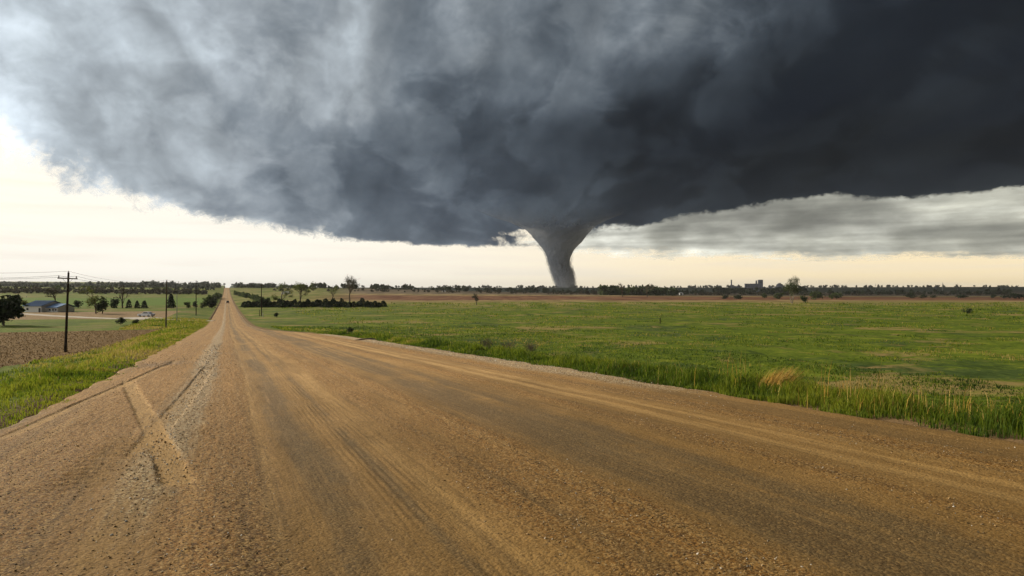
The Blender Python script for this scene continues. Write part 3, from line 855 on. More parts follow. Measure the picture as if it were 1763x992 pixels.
CARD_V = np.array([(-.5, -.5, 0), (.5, -.5, 0), (.55, .5, .12), (-.45, .5, -.1)], float)
CARD_F = np.array([(0, 1, 2, 3)])
def cards(name, pts, size, seed, tint=None):
    r = np.random.default_rng(seed); n_ = len(pts)
    q, _ = np.linalg.qr(r.normal(size=(n_, 3, 3)))
    s = size * r.uniform(.55, 1.3, n_)
    M = q * s[:, None, None]
    me = tri_mesh_from_units(name, CARD_V, CARD_F, M, np.asarray(pts, float))
    fattr(me, 'tint', np.repeat(np.clip(r.random(n_) if tint is None else tint, 0, 1), 4))
    return me
def grow(h, seed, spread=.55, levels=5, trunk=.18, first=.28, droop=0., twin=False):
    """returns an MB of branches and the list of twig ends"""
    r = random.Random(seed); mb = MB(); ends = []
    def go(p, d, L, rad, lv):
        q = p + d * L
        mid = p + d * (L * .5) + Vector((r.uniform(-1, 1), r.uniform(-1, 1), r.uniform(-.3, .6))) * L * .07
        mb.tube(p, mid, rad, rad * .86, 5 if lv < 2 else 3, False); mb.tube(mid, q, rad * .86, rad * .7, 5 if lv < 2 else 3, False)
        if lv >= 3: ends.append(mid)
        if lv >= levels:
            ends.append(q); return
        k = r.choice((2, 3, 3)) if lv else r.choice((3, 4))
        for _ in range(k):
            nd = (d + Vector((r.gauss(0, 1), r.gauss(0, 1), r.gauss(.12, .6) - droop)) * spread).normalized()
            if nd.z < -.25: nd.z = abs(nd.z) * .4; nd.normalize()
            go(q if r.random() < .6 else mid, nd, L * r.uniform(.58, .82), rad * r.uniform(.5, .68), lv + 1)
    if twin:
        for s in (-1, 1): go(Vector((s * .25, 0, -.3)), Vector((s * .18, r.uniform(-.1, .1), 1)).normalized(), h * first, h * trunk * .1, 0)
    else:
        go(Vector((0, 0, -.3)), Vector((r.uniform(-.08, .08), 0, 1)).normalized(), h * first, h * trunk * .13, 0)
    top = max(e.z for e in ends)
    k = h / top
    mb.v = [(x * k, y * k, z * k) for x, y, z in mb.v]
    return mb, np.array([tuple(e * k) for e in ends])
def tree(px, row, h_px, label, seed, leaf, density=3, size=.35, bark=None, group=None, name='bare_tree', **kw):
    p = on_ray(px, row); h = h_px / FPX * p.y
    t = thing(name, label, 'tree', p, 0, group)
    mb, ends = grow(h, seed, **kw)
    mb.build('trunk', bark or M_BARK, t)
    r = np.random.default_rng(seed)
    pts = np.repeat(ends, density, 0) + r.normal(0, h * .03, (len(ends) * density, 3))
    link('crown', cards('crown', pts, size * h / 10, seed), leaf, t)
    return t
def crown_points(r, n_, rx, rz, cz, lobes=7):
    """points gathered into clumps inside an egg-shaped crown"""
    c = r.normal(size=(lobes, 3)); c /= np.linalg.norm(c, axis=1)[:, None]; c *= r.uniform(.35, .8, (lobes, 1))
    i = r.integers(0, lobes, n_)
    q = c[i] + r.normal(0, .24, (n_, 3))
    q *= np.array([rx, rx, rz]); q[:, 2] += cz
    return q
def bush(px, row, h_px, w_px, label, seed, leaf, name='bush', group=None, n_=260, cone=False, cat='bush'):
    n_ = int(n_ * 1.9)
    p = on_ray(px, row); k = p.y / FPX; h, w_ = h_px * k, w_px * k
    t = thing(name, label, cat, p, 0, group)
    r = np.random.default_rng(seed)
    if cone:
        zz = r.random(n_) ** 1.25; rad = w_ / 2 * (1 - zz ** 1.6 * .8) * np.sqrt(r.uniform(.25, 1.0, n_)) * (1 + .15 * np.sin(zz * 25)); a = r.uniform(0, 6.283, n_)
        pts = np.stack([rad * np.cos(a), rad * np.sin(a), .04 * h + zz * h * .96], -1)
        pts += r.normal(0, .02 * h, pts.shape)
    else:
        pts = crown_points(r, n_, w_ * .52, h * .5, h * .52, 8); pts[:, 2] = np.clip(pts[:, 2], .02 * h, 1.05 * h)
    link('crown', cards('crown', pts, .105 * (h + w_) / 2, seed), leaf, t)
    mb = MB(); mb.tube((0, 0, -.3), (0, 0, h * .6), .03 * h + .03, .015 * h, 5)
    mb.build('trunk', M_BARK, t)
    return t
def woods(name, label, px0, px1, Yf, hmin, hmax, n_, leaf, seed, per=55, csz=.13, depth=60, clump=0):
    r = np.random.default_rng(seed)
    px = r.uniform(px0, px1, n_)
    if clump: px = px[fbm(px / 24, px * 0 + seed, 3, seed) > -clump]
    n_ = len(px)
    Y = Yf(px) + r.uniform(-depth, depth, n_) if callable(Yf) else Yf + r.uniform(-depth, depth, n_)
    X = (px - 560) / FPX * Y; z = zground(X, Y)
    hh = hmin + (hmax - hmin) * np.clip(.5 + .6 * fbm(px / 30, px * 0, 3, seed + 1) + .25 * r.normal(size=n_), 0, 1)
    P_ = []; S_ = []; T_ = []
    for i in range(n_):
        rx = hh[i] * r.uniform(.34, .6)
        q = crown_points(r, per, rx, hh[i] * .48, hh[i] * .5, 6); q[:, 2] = np.maximum(q[:, 2], -.5)
        P_.append(q + (X[i], Y[i], z[i])); S_.append(np.full(per, hh[i] * csz * 2)); T_.append(np.clip(r.uniform(0, 1) + r.normal(0, .2, per), 0, 1))
    o = link(name, cards(name, np.concatenate(P_), np.concatenate(S_), seed, np.concatenate(T_)), leaf)
    return tag(o, label, None, None, 'stuff')

# distant woods, each a mass
woods('distant_woods', 'dark tree line along the horizon behind the pasture', 262, 1200, 1350, 3, 11, 620, M_FAR, 301, clump=.35)
woods('bare_thicket', 'brown bare thicket in front of the dark tree line', 300, 1200, 1120, 2.5, 6, 360, M_BARE, 303, clump=.15)
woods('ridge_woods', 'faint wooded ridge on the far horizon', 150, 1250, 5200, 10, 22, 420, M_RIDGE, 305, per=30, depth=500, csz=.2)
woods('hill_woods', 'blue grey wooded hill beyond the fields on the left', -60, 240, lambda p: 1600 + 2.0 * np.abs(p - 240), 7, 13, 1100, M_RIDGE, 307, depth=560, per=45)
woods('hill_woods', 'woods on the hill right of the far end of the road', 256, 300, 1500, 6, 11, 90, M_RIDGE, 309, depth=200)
woods('tree_belt', 'dark belt of bare trees behind the green field at left', -60, 226, 880, 4, 7, 330, M_BARE, 311, depth=60)
woods('tree_belt', 'leafy trees in front of the wooded hill at left', -60, 236, 1080, 4, 8.5, 70, M_DARKLEAF, 313, depth=140)
woods('elevator_grove', 'dark trees around the foot of the grain elevator', 780, 880, 1900, 10, 19, 110, M_FAR, 315, depth=100)
woods('tornado_grove', 'leafy grove on the horizon right of the tornado', 655, 738, 1000, 9, 15, 90, M_DARKLEAF, 317, depth=50)
woods('roadside_brush', 'green brush along the right side of the far road', 257, 292, lambda p: 330 + (292 - p) * 14, 2.5, 5, 70, M_DARKLEAF, 319, depth=12, per=90)
woods('roadside_brush', 'dark brush along the left side of the far road', 226, 240, lambda p: 330 + (p - 226) * 22, 2.5, 5.5, 36, M_DARKLEAF, 321, depth=12, per=90)

# trees one can tell apart
tree(382, 283.5, 33, 'tall bare tree rising above the cedar hedge', 5, M_BARE, 2, .13, spread=.42, first=.26, levels=6)
tree(308, 282, 23, 'left one of two leafing trees behind the cedar hedge', 12, M_SPRING, 3, .26, name='leafing_tree', spread=.62)
tree(328, 282, 23, 'right one of two leafing trees behind the cedar hedge', 19, M_SPRING, 4, .26, name='leafing_tree', spread=.62)
tree(364, 283, 21, 'slim sapling between the leafing trees and the tall bare tree', 21, M_SPRING, 2, .3, name='leafing_tree', spread=.4, levels=4)
tree(521, 283.5, 12, 'small spreading bare tree alone at the pasture edge', 25, M_BARE, 2, .5, spread=.75, first=.22, levels=4)
tree(866, 281.8, 30, 'sparse twin-trunk tree right of the grain elevator', 33, M_DARKLEAF, 2, .17, bark=M_PALEBARK, spread=.55, twin=True, levels=6)
tree(681, 275, 15.5, 'thin bare treetops left in the grove right of the tornado', 37, M_BARE, 1, .25, spread=.55)
tree(708, 275, 15, 'thin bare treetops right in the grove right of the tornado', 39, M_BARE, 1, .25, spread=.55)
tree(105, 293, 30, 'leafing tree beside the driveway right of the house', 43, M_SPRING, 3, .24, name='leafing_tree', spread=.55)
tree(134, 287, 25, 'dark dead tree with bare limbs behind the dry field', 47, M_BARE, 1, .22, spread=.45, levels=4)
tree(61, 287, 22, 'bare reddish tree behind the blue-roofed house', 51, M_BARE, 2, .28, spread=.5)
tree(29, 291, 15, 'young pale green tree left of the house', 53, M_SPRING, 5, .5, name='leafing_tree', spread=.6, levels=4)
bush(4, 306, 31, 34, 'large dark evergreen at the left edge beside the house', 61, M_CEDAR, 'evergreen_tree', None, 900, cat='tree')
bush(112, 293, 18, 12, 'leafy bush under the leafing tree by the driveway', 62, M_DARKLEAF)
bush(132, 305.5, 8, 9, 'dark round bush in the grass below the driveway', 63, M_CEDAR)
bush(149, 304, 5, 8, 'low green bush in the grass near the parked car', 64, M_DARKLEAF)
for i, (px, hp, wp, cn) in enumerate([(86, 8, 8, 0), (125, 12, 9, 0), (141, 9, 6, 1), (150, 8, 6, 1), (158, 8, 7, 1), (187, 15, 9, 1), (204, 7, 7, 0), (213, 7, 6, 0), (222, 7, 7, 0), (232, 12, 12, 0)]):
    bush(px, 287, hp, wp, ['dark low bush behind the dry field, near the house', 'dark bush at the foot of the dead tree', 'small cone cedar, first right of the dead tree', 'small cone cedar, second right of the dead tree', 'small cone cedar, third right of the dead tree',
         'tall dark cone cedar behind the second utility pole', 'small dark bush left of the third utility pole', 'small dark bush behind the third utility pole', 'small dark bush right of the third utility pole', 'large dark bush beside the far road'][i],
         400 + i, M_CEDAR if i not in (6, 8) else M_DARKLEAF, 'cedar_tree' if cn else 'bush', 'bushes behind the dry field', 220, bool(cn), 'tree' if cn else 'bush')
r = random.Random(4)
for i in range(34):
    px = 268 + i * 4.6 + r.uniform(-1, 1)
    hp = r.uniform(5.5, 9.5) * (.75 if px > 405 else 1)
    bush(px, 286 + r.uniform(-.4, .4), hp, r.uniform(8.5, 12), 'dark green cedar in the dense low hedge beyond the pasture corner', 500 + i, M_CEDAR, 'cedar_tree', 'cedars of the low hedge', 240, True, 'tree')
for i, (px, row, hp, wp, lf, lab) in enumerate([
        (793, 277, 5, 8, 0, 'dark round bush in front of the grain elevator, left'), (807, 277.5, 5, 11, 0, 'wide dark bush in front of the grain elevator'),
        (835, 276, 5, 8, 1, 'leafy bush right of the wide dark bush'), (853, 277, 7, 12, 1, 'leafy bush just left of the twin-trunk tree'), (879, 281, 9, 8, 1, 'green bush at the foot of the twin-trunk tree'),
        (892, 278, 9, 14, 1, 'wide leafy bush right of the twin-trunk tree'), (915, 277.5, 8, 16, 1, 'second wide bush right of the twin-trunk tree'),
        (997, 276, 5, 11, 0, 'dark bush, first of the row on the far brown field'), (1010, 276.5, 4, 7, 0, 'dark bush, second of the row on the far brown field'), (1021, 276, 3, 6, 0, 'dark small bush, third of the row on the far brown field'),
        (1051, 276.5, 4, 12, 0, 'dark wide bush, fourth of the row on the far brown field'), (1086, 276.5, 4, 6, 0, 'dark small bush, fifth of the row on the far brown field'), (1108, 276.5, 6, 22, 0, 'widest dark bush, right end of the far row'),
        (1058, 293, 6, 8, 1, 'lone bush standing in the pasture at right'), (383, 314.5, 6, 7, 0, 'small dark bush on the verge by the culvert')]):
    bush(px, row, hp, wp, lab, 600 + i, (M_CEDAR, M_DARKLEAF)[lf], 'bush', 'bushes out on the pasture', 200)
for i, (px, row, lab) in enumerate([(533, 331, 'twiggy bare shrub below the road, left of three'), (556, 335, 'twiggy bare shrub below the road, middle of three'), (580, 336, 'twiggy bare shrub below the road, right of three')]):
    p = on_ray(px, row); t = thing('bare_shrub', lab, 'shrub', p, 0, 'bare shrubs below the road')
    mb = MB(); rr = random.Random(700 + i); ends = []
    for _ in range(60):
        d = Vector((rr.gauss(0, .6), rr.gauss(0, .6), 1)).normalized(); L = rr.uniform(.5, 1.3)
        q = d * L; mb.tube((rr.gauss(0, .25), rr.gauss(0, .25), -.05), q, .014, .008, 3, False)
        for _ in range(3):
            e = q + Vector((rr.gauss(0, .2), rr.gauss(0, .2), rr.uniform(0, .3))); mb.tube(q * .8, e, .008, .005, 3, False); ends.append(tuple(e))
    mb.build('stems', M_BARK, t)
    link('crown', cards('crown', np.array(ends), .06, 700 + i), M_BARE, t)

# ------------------------------------------------------------------ simple paints
def mat_plain(name, col, rough=.6, spec=.3, var=.15, scale=3, metallic=0):
    m, n = new_mat(name)
    c = n.mix(n.noise(n.pos(), scale, 4, .6), tuple(k * (1 - var) for k in col), tuple(min(1, k * (1 + var)) for k in col))
    n.out(n.bsdf(c, rough, None, spec, metallic)); return m
M_POLE = mat_plain('creosote_wood', (.035, .025, .018), .9, .1)
M_POLE2 = mat_plain('weathered_wood', (.11, .085, .06), .9, .1)
M_STEEL = mat_plain('dull_steel', (.32, .32, .31), .5, .4)
M_WIRE = mat_plain('wire', (.05, .05, .05), .6, .2)
M_PORC = mat_plain('insulator', (.25, .22, .2), .3, .5)
M_WHITE = mat_plain('white_siding', (.74, .72, .68), .7, .2, .06)
M_BLUE = mat_plain('blue_roof', (.05, .13, .27), .35, .5, .15, .6)
M_GLASS = mat_plain('dark_glass', (.02, .025, .03), .1, .6)
M_DOOR = mat_plain('dark_door', (.05, .045, .04), .7)
M_TRIM = mat_plain('roof_edge', (.6, .6, .58), .6)
M_CONC = mat_plain('concrete', (.20, .21, .24), .9, .1, .2, .08)  # concrete grey, lightened and blued to paint in the haze of distance
M_DUST = mat_plain('driveway_gravel', (.45, .40, .33), .95, .1, .2, 1)
M_CARW = mat_plain('silver_paint', (.66, .66, .68), .25, .5, .03)
M_CARD = mat_plain('dark_paint', (.04, .035, .035), .3, .5, .05)
M_TYRE = mat_plain('tyre', (.02, .02, .02), .9, .1)
M_RED = mat_plain('tail_lamp', (.45, .03, .02), .3, .5)

# ------------------------------------------------------------------ utility poles and wires
poles = {}
def pole(px, row, h_px, label, mat, arm=0, lean=0., arms_rz=0, rad=.16):
    p = on_ray(px, row); h = h_px / FPX * p.y
    t = thing('utility_pole', label, 'utility pole', p, 0, 'utility poles along the road')
    t.rotation_euler = (0, lean, arms_rz)
    MB().tube((0, 0, -.5), (0, 0, h), rad, rad * .65, 10).build('pole', mat, t, sm=False)
    tops = [Vector((0, 0, h + .15))]
    MB().lathe([(.05, h), (.07, h + .06), (.04, h + .1), (.06, h + .16), (.02, h + .22)], n=8).build('insulator', M_PORC, t)
    if arm:
        za = h - arm * .45 - .3
        MB().quad_box(-arm, arm, -.22, -.1, za, za + .14).build('crossarm', M_POLE2 if mat is M_POLE else mat, t)
        b = MB(); b.tube((-arm * .5, -.16, za), (0, -.12, za - .6), .02, .02, 5); b.tube((arm * .5, -.16, za), (0, -.12, za - .6), .02, .02, 5); b.build('brace', M_STEEL, t)
        for s in (-1, 1):
            x = s * (arm - .12)
            MB().lathe([(.05, za + .13), (.08, za + .2), (.05, za + .25), (.085, za + .31), (.03, za + .4)], x, -.16, 8).build('insulator', M_PORC, t)
            tops.append(Vector((x, -.16, za + .4)))
    Mx = Matrix.Translation(p) @ t.rotation_euler.to_matrix().to_4x4()
    return [Mx @ q for q in tops]
def wire(a, b, sag, label, rad=.018):
    mb = MB(); prev = None
    mid = (a + b) / 2
    for i in range(13):
        k = i / 12; q = a.lerp(b, k) - mid; q.z -= sag * 4 * k * (1 - k)
        if prev is not None: mb.tube(prev, q, rad, rad, 4, False)
        prev = q.copy()
    o = mb.build('power_line', M_WIRE, None, mid)
    return tag(o, label, 'power line', 'overhead power lines')
P1 = pole(71.5, 335, 87, 'tall dark utility pole with a crossarm at the edge of the brown field', M_POLE, 1.18, R(2.2), R(4), .17)
P2 = pole(181.5, 308, 51, 'weathered utility pole, second from the left, beside the driveway', M_POLE2, .0, R(1), 0)
P3 = pole(214.5, 295, 38, 'dark utility pole, third from the left, near the far road', M_POLE, .0, 0, 0)
P4 = pole(286, 295.5, 35, 'dark utility pole on the right side of the far road', M_POLE, .55, 0, 0)
PL = [Vector((gx(-330, 62), 62, q.z + .4 + dz)) for q, dz in zip(P1, (.5, .1, .1))]
for q, e, lab in zip(P1, PL, ('top power line running left from the tall pole', 'left crossarm power line running left from the tall pole', 'right crossarm power line running left from the tall pole')): wire(q, e, .8, lab)
for k, lab in enumerate(('top power line between the tall pole and the second pole', 'left crossarm power line between the tall pole and the second pole', 'right crossarm power line between the tall pole and the second pole')): wire(P1[k], P2[0] - Vector((0, 0, .5 * (k > 0))), .9, lab, .014)
wire(P2[0], P3[0], .6, 'power line between the second pole and the third pole', .016)
p = on_ray(193.5, 302.5)
t = thing('marker_post', 'pale thin post between the second and third utility poles', 'post', p)
MB().tube((0, 0, -.3), (0, 0, 30 / FPX * p.y), .1, .07, 8).build('pole', M_STEEL, t)
MB().lathe([(.1, 30 / FPX * p.y), (.11, 30 / FPX * p.y + .05), (.02, 30 / FPX * p.y + .15)], n=8).build('cap', M_STEEL, t)
for i, (px, row, hp, lab) in enumerate([(722, 304, 6, 'short dark post standing alone in the pasture'), (284, 296, 7, 'dark fence post at the foot of the right utility pole'), (287.5, 297, 5, 'pale fence post at the foot of the right utility pole')]):
    p = on_ray(px, row); h = hp / FPX * p.y
    t = thing('fence_post', lab, 'post', p)
    MB().tube((0, 0, -.2), (0, 0, h), .11, .1, 7).build('post', M_STEEL if i == 2 else M_POLE, t)
    MB().lathe([(.1, h), (.06, h + .06), (.01, h + .09)], n=7).build('cap', M_POLE, t)

# ------------------------------------------------------------------ house, driveway, cars
hp = on_ray(42, 291.5); K = hp.y / FPX * .86
t = thing('farm_house', 'long low white house with a blue metal roof on the left', 'house', hp, R(-16))
def hb(a0, a1, y0, y1, z0, z1, nm, mt, par=t): return MB().quad_box(a0 * K, a1 * K, y0 * K, y1 * K, z0 * K, z1 * K).build(nm, mt, par)
def slope_roof(x0, x1, y0, y1, ze, zr_, nm='roof'):
    b = MB(); ym = (y0 + y1) / 2; q = [(y0, ze), (ym, zr_), (y1, ze), (y1, ze + .7), (ym, zr_ + .8), (y0, ze + .7)]
    n0 = len(b.v); b.v += [(x0 * K, y * K, z_ * K) for y, z_ in q] + [(x1 * K, y * K, z_ * K) for y, z_ in q]
    b.f += [(0, 1, 4, 5), (1, 2, 3, 4), (11, 10, 7, 6), (10, 9, 8, 7)] + [(i, 6 + i, 6 + (i + 1) % 6, (i + 1) % 6) for i in range(6)]
    return b.build(nm, M_BLUE, t)
def gable_wall(x0, x1, y0, y1, ze, zr_, nm='wall'):
    b = MB(); ym = (y0 + y1) / 2; q = [(y0, -1.5), (y1, -1.5), (y1, ze), (ym, zr_), (y0, ze)]
    b.v += [(x0 * K, y * K, z_ * K) for y, z_ in q] + [(x1 * K, y * K, z_ * K) for y, z_ in q]
    b.f += [(0, 1, 2, 3, 4), (9, 8, 7, 6, 5)] + [(i, 5 + i, 5 + (i + 1) % 5, (i + 1) % 5) for i in range(5)]
    return b.build(nm, M_WHITE, t)
gable_wall(-24, 5, 0, 34, 7.6, 13.4); gable_wall(5, 24, 7, 30, 5.6, 9.6, 'side_wing')
ro = slope_roof(-26, 6.5, -2, 36, 7.4, 13.8); slope_roof(6.5, 26, 4, 33, 5.6, 10.0)
for k in range(16):
    x_ = -25 + 2.05 * k
    b = MB(); b.v += [(x_ * K, -2 * K, 8.15 * K), ((x_ + .25) * K, -2 * K, 8.15 * K), ((x_ + .25) * K, 17 * K, 14.65 * K), (x_ * K, 17 * K, 14.65 * K), (x_ * K, -2 * K, 8.4 * K), ((x_ + .25) * K, -2 * K, 8.4 * K), ((x_ + .25) * K, 17 * K, 14.9 * K), (x_ * K, 17 * K, 14.9 * K)]
    b.f += [(0, 3, 2, 1), (4, 5, 6, 7), (0, 1, 5, 4), (1, 2, 6, 5), (2, 3, 7, 6), (3, 0, 4, 7)]
    b.build('roof_seam', M_BLUE, ro)
d = hb(.5, 3.6, -.25, 0, -1, 5.4, 'door', M_DOOR); hb(3.0, 3.3, -.4, -.25, 2.2, 2.6, 'handle', M_STEEL, d)
for a0 in (9, 14, 19):
    f = hb(a0, a0 + 3, 6.75, 7, 1.6, 4.4, 'window', M_TRIM); hb(a0 + .3, a0 + 2.7, 6.6, 6.75, 1.9, 4.1, 'pane', M_GLASS, f)
for a0 in (-20,):
    f = hb(a0, a0 + 4, -.25, 0, 2.4, 5.4, 'window', M_TRIM); hb(a0 + .3, a0 + 3.7, -.4, -.25, 2.7, 5.1, 'pane', M_GLASS, f)
for a0 in (7.5, 16, 24.5): hb(a0, a0 + .7, 4.6, 5.3, -1.5, 5.6, 'porch_post', M_TRIM)

# driveway: a pale strip laid a hand's breadth over the grass
pts = [on_ray(*q) for q in ((22, 293), (60, 295.5), (100, 297.5), (130, 298.6), (152, 297.4), (170, 299), (200, 300.2), (234, 301))]
path = []
for a, b in zip(pts[:-1], pts[1:]):
    for k in range(8): path.append(a.lerp(b, k / 8))
path.append(pts[-1]); V = []; F = []
for i, q in enumerate(path):
    tg = (path[min(i + 1, len(path) - 1)] - path[max(i - 1, 0)]); tg.z = 0; tg.normalize(); nn = Vector((-tg.y, tg.x, 0))
    wd = 2.6 + (3.5 if 28 < i < 40 else 0) + .3 * math.sin(i * 1.7)
    for s in (-1, -.33, .33, 1):
        e = q + nn * (s * wd); V.append((e.x, e.y, float(zground(e.x, e.y)) + (.10 if abs(s) < .9 else -.05)))
for i in range(len(path) - 1):
    for k in range(3): F.append((i * 4 + k, i * 4 + k + 1, i * 4 + k + 5, i * 4 + k + 4))
me = bpy.data.meshes.new('driveway'); me.from_pydata(V, [], F); me.update(); smooth(me)
o = link('driveway', me, M_DUST); o['kind'] = 'structure'

def car(p, rz, label, paint, suv=False):
    t = thing('parked_car' if not suv else 'car', label, 'car', p, rz)
    L, Wd = 2.25, .88
    body = [(-L, .35), (-L, .8), (-L + .15, .95), (-1.0, 1.0), (1.0, 1.0), (L - .2, .86), (L, .65), (L, .35)] if not suv else [(-L, .4), (-L, 1.05), (-L + .1, 1.15), (1.0, 1.15), (L - .2, 1.02), (L, .8), (L, .4)]
    MB().prism(body, -Wd, Wd).build('body', paint, t)
    roof = [(-1.55, 1.0), (-1.0, 1.42), (.25, 1.45), (.95, 1.0)] if not suv else [(-2.05, 1.15), (-1.85, 1.75), (.1, 1.78), (.85, 1.15)]
    MB().prism(roof, -Wd * .86, Wd * .86).build('cabin', paint, t)
    z0, z1 = roof[0][1] + .04, roof[1][1] - .07
    for s in (-1, 1):
        MB().prism([(roof[0][0] + .25, z0), (roof[1][0] + .1, z1), (roof[2][0] - .1, z1), (roof[3][0] - .25, z0)], s * Wd * .87, s * Wd * .88).build('side_window', M_GLASS, t)
        MB().quad_box(-L - .02, -L + .02, s * .6 - .18, s * .6 + .18, .65, .8).build('tail_light', M_RED, t)
        MB().quad_box(L - .06, L + .01, s * .6 - .18, s * .6 + .18, .55, .68).build('headlight', M_TRIM, t)
    MB().prism([(roof[0][0] - .02, z0), (roof[1][0] - .06, z1), (roof[1][0] - .03, z1), (roof[0][0] + .02, z0)], -Wd * .75, Wd * .75).build('rear_window', M_GLASS, t)
    MB().prism([(roof[3][0] + .02, z0), (roof[2][0] + .07, z1), (roof[2][0] + .03, z1), (roof[3][0] - .02, z0)], -Wd * .75, Wd * .75).build('windscreen', M_GLASS, t)
    for x in (-1.4, 1.4):
        for s in (-1, 1):
            wh = MB().tube((x, s * (Wd - .18), .33), (x, s * (Wd + .02), .33), .33, .33, 14).build('wheel', M_TYRE, t)
            MB().tube((x, s * (Wd + .021), .33), (x, s * (Wd + .03), .33), .2, .18, 10).build('rim', M_STEEL, wh)
    return t
q = on_ray(160, 297.0); car(q + Vector((0, 0, .12)), R(170), 'silver white car parked at the end of the driveway', M_CARW)
u0 = 478.; x0, y0 = xy(u0, .6); car(Vector((float(x0), float(y0), float(zroad(u0)) + .03)), math.atan2(DY, DX), 'small dark car driving away on the far dirt road', M_CARD, True)

# ------------------------------------------------------------------ far buildings on the horizon
def far_at(px, Y, dz=0): X = gx(px, Y); return Vector((X, Y, float(zground(X, Y)) + dz))
YE = 2300.0; E = YE / FPX
t = thing('grain_elevator', 'grey concrete grain elevator with a tall head house on the horizon', 'grain elevator', far_at(826, YE), 0)
gz = HORIZON + (EYE - float(zground(gx(826, YE), YE)) - EYE) * 0
base = (EYE - t.location.z) / E      # photo pixels from the eye line down to its foot
def top(row): return (HORIZON - row + base) * E
for k in range(7):
    x = (-10.4 + 2.3 * k) * E
    MB().lathe([(1.2 * E, -1), (1.2 * E, top(261.0))], x, 0, 12).build('silo', M_CONC, t)
MB().quad_box(-11.6 * E, 3.2 * E, -.9 * E, .9 * E, top(261), top(260.2)).build('gallery', M_CONC, t)
hh_ = MB().quad_box(3.6 * E, 7.8 * E, -2 * E, 2 * E, -1, top(256)).build('head_house', M_CONC, t)
for k in range(3): MB().quad_box((4.2 + k * 1.2) * E, (4.7 + k * 1.2) * E, -2.1 * E, -2.0 * E, top(259.2), top(258)).build('window', M_GLASS, hh_)
MB().quad_box(.6 * E, 1.9 * E, -.7 * E, .7 * E, top(260.3), top(256.8)).build('leg_tower', M_CONC, t)
MB().quad_box(7.8 * E, 10 * E, -1.5 * E, 1.5 * E, -1, top(263.8)).build('annex', M_CONC, t)
def tower(name, px, row, w_, label, cat, Y=2300., kind='stack'):
    e = Y / FPX; p = far_at(px, Y); t = thing(name, label, cat, p); b = (EYE - p.z) / e; H = (HORIZON - row + b) * e; w_ *= e
    if kind == 'stack':
        MB().lathe([(w_ * .55, -1), (w_ * .45, H * .96)], n=10).build('shaft', M_CONC, t); MB().lathe([(w_ * .55, H * .96), (w_ * .5, H)], n=10).build('cap', M_CONC, t)
    elif kind == 'mast':
        MB().tube((0, 0, -1), (0, 0, H), w_ * .5, w_ * .25, 5).build('mast', M_STEEL, t); MB().quad_box(-w_, w_, -w_, w_, H * .80, H * .84).build('platform', M_STEEL, t)
    elif kind == 'water':
        MB().tube((0, 0, -1), (0, 0, H * .78), w_ * .12, w_ * .1, 8).build('shaft', M_STEEL, t)
        MB().lathe([(w_ * .1, H * .72), (w_ * .45, H * .82), (w_ * .5, H * .9), (w_ * .35, H * .97), (.1, H)], n=14).build('tank', M_CONC, t)
    elif kind == 'block':
        MB().quad_box(-w_ / 2, w_ / 2, -w_ / 2, w_ / 2, -1, H * .86).build('wall', M_CONC, t); MB().prism([(-w_ * .5, H * .86), (0, H), (w_ * .5, H * .86)], -w_ * .52, w_ * .52).build('roof', M_CONC, t)
tower('chimney_stack', 800, 256, 1.5, 'tall thin chimney stack left of the grain elevator', 'chimney')
tower('mill_building', 802.5, 262.5, 4, 'small mill building at the foot of the thin chimney', 'building', kind='block')
tower('mill_building', 806.5, 263, 2, 'small shed between the chimney and the grain elevator', 'building', kind='block')
tower('water_tower', 787, 262.3, 3, 'water tower left of the chimney stack', 'water tower', kind='water')
tower('mill_building', 843, 263, 2, 'small tower block just right of the grain elevator', 'building', kind='block')
tower('mill_building', 852.5, 259.5, 4.4, 'gabled tower building between grain elevator and twin-trunk tree', 'building', kind='block')
tower('mill_building', 848, 263.6, 3.0, 'low block left of the gabled tower building', 'building', kind='block')
tower('radio_mast', 952, 261.5, .5, 'short mast on the horizon, left of the pair near the row of bushes', 'mast', kind='mast')
tower('radio_mast', 957.5, 260, .4, 'taller mast on the horizon, right of the pair near the row of bushes', 'mast', kind='mast')
tower('radio_mast', 1031, 258.5, .5, 'tall mast on the right horizon', 'mast', kind='mast')
tower('radio_mast', 1047.5, 260, .4, 'rightmost mast on the horizon', 'mast', kind='mast')
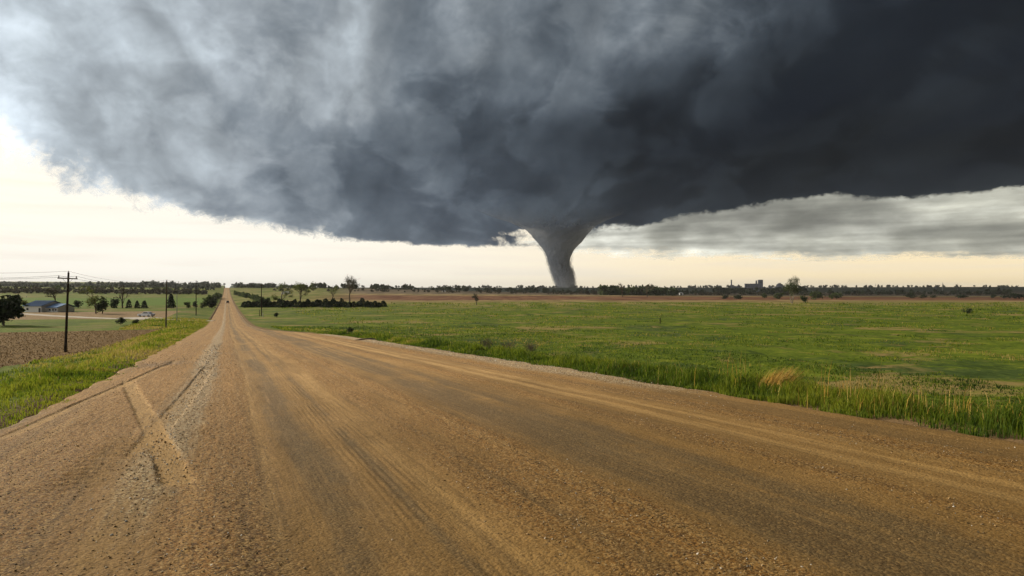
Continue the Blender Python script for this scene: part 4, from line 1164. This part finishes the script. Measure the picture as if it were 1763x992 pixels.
tower('water_tower', 1024, 264, 2.2, 'small water tower left of the tall mast on the right', 'water tower', kind='water')
def shed(px, row, w_px, h_px, label, Y, roof=M_TRIM):
    e = Y / FPX; X = gx(px, Y); p = Vector((X, Y, max(float(zground(X, Y)), EYE - (row - HORIZON) * e - 1)))
    t = thing('farm_shed', label, 'shed', p, R(8)); a, h = w_px * e / 2, h_px * e
    MB().quad_box(-a, a, -a * .6, a * .6, -2, h * .7).build('wall', M_WHITE, t)
    MB().prism([(-a * 1.05, h * .7), (0, h), (a * 1.05, h * .7)], -a * .64, a * .64).build('roof', roof, t)
    MB().quad_box(-a * .3, a * .3, -a * .62, -a * .6, -1, h * .5).build('door', M_DOOR, t)
shed(485.5, 271.6, 4, 2, 'tiny white farm shed among the far trees left of the tornado', 1150)
shed(313, 270.5, 9, 3, 'white farm shed behind the two leafing trees', 900)
shed(745, 271.5, 4, 2.4, 'white shed at the right end of the horizon grove', 1100)
shed(210, 269.5, 4, 2, 'white farm shed on the wooded hill at left', 1250)

# ------------------------------------------------------------------ small things by the pasture
p = on_ray(401, 322.5)
t = thing('culvert_headwall', 'low dark culvert end at the gravel edge of the road', 'culvert', p, YAW)
MB().prism([(-.9, -.3), (.9, -.3), (.8, .10), (.3, .17), (-.3, .14), (-.8, .06)], -.12, .12).build('headwall', M_POLE2, t)
MB().tube((0, -.3, -.14), (0, .5, -.14), .2, .2, 12).build('pipe', M_STEEL, t)
bush(302, 297, 5, 5, 'small dark bush in the grass right of the right utility pole', 640, M_CEDAR)

# ------------------------------------------------------------------ the air over the plain
hz = MB().quad_box(-7500, 7500, -900, 5900, -14, 75).build('haze', None)
m = bpy.data.materials.new('haze'); m.use_nodes = True; n = NT(m.node_tree)
pv = n.node('ShaderNodeVolumePrincipled'); pv.inputs['Color'].default_value = (.93, .96, 1.0, 1); pv.inputs['Density'].default_value = .00005
n.l.new(pv.outputs[0], n.node('ShaderNodeOutputMaterial').inputs['Volume'])
hz.data.materials.append(m); hz['kind'] = 'stuff'; hz['label'] = 'thin pale haze over the plain'
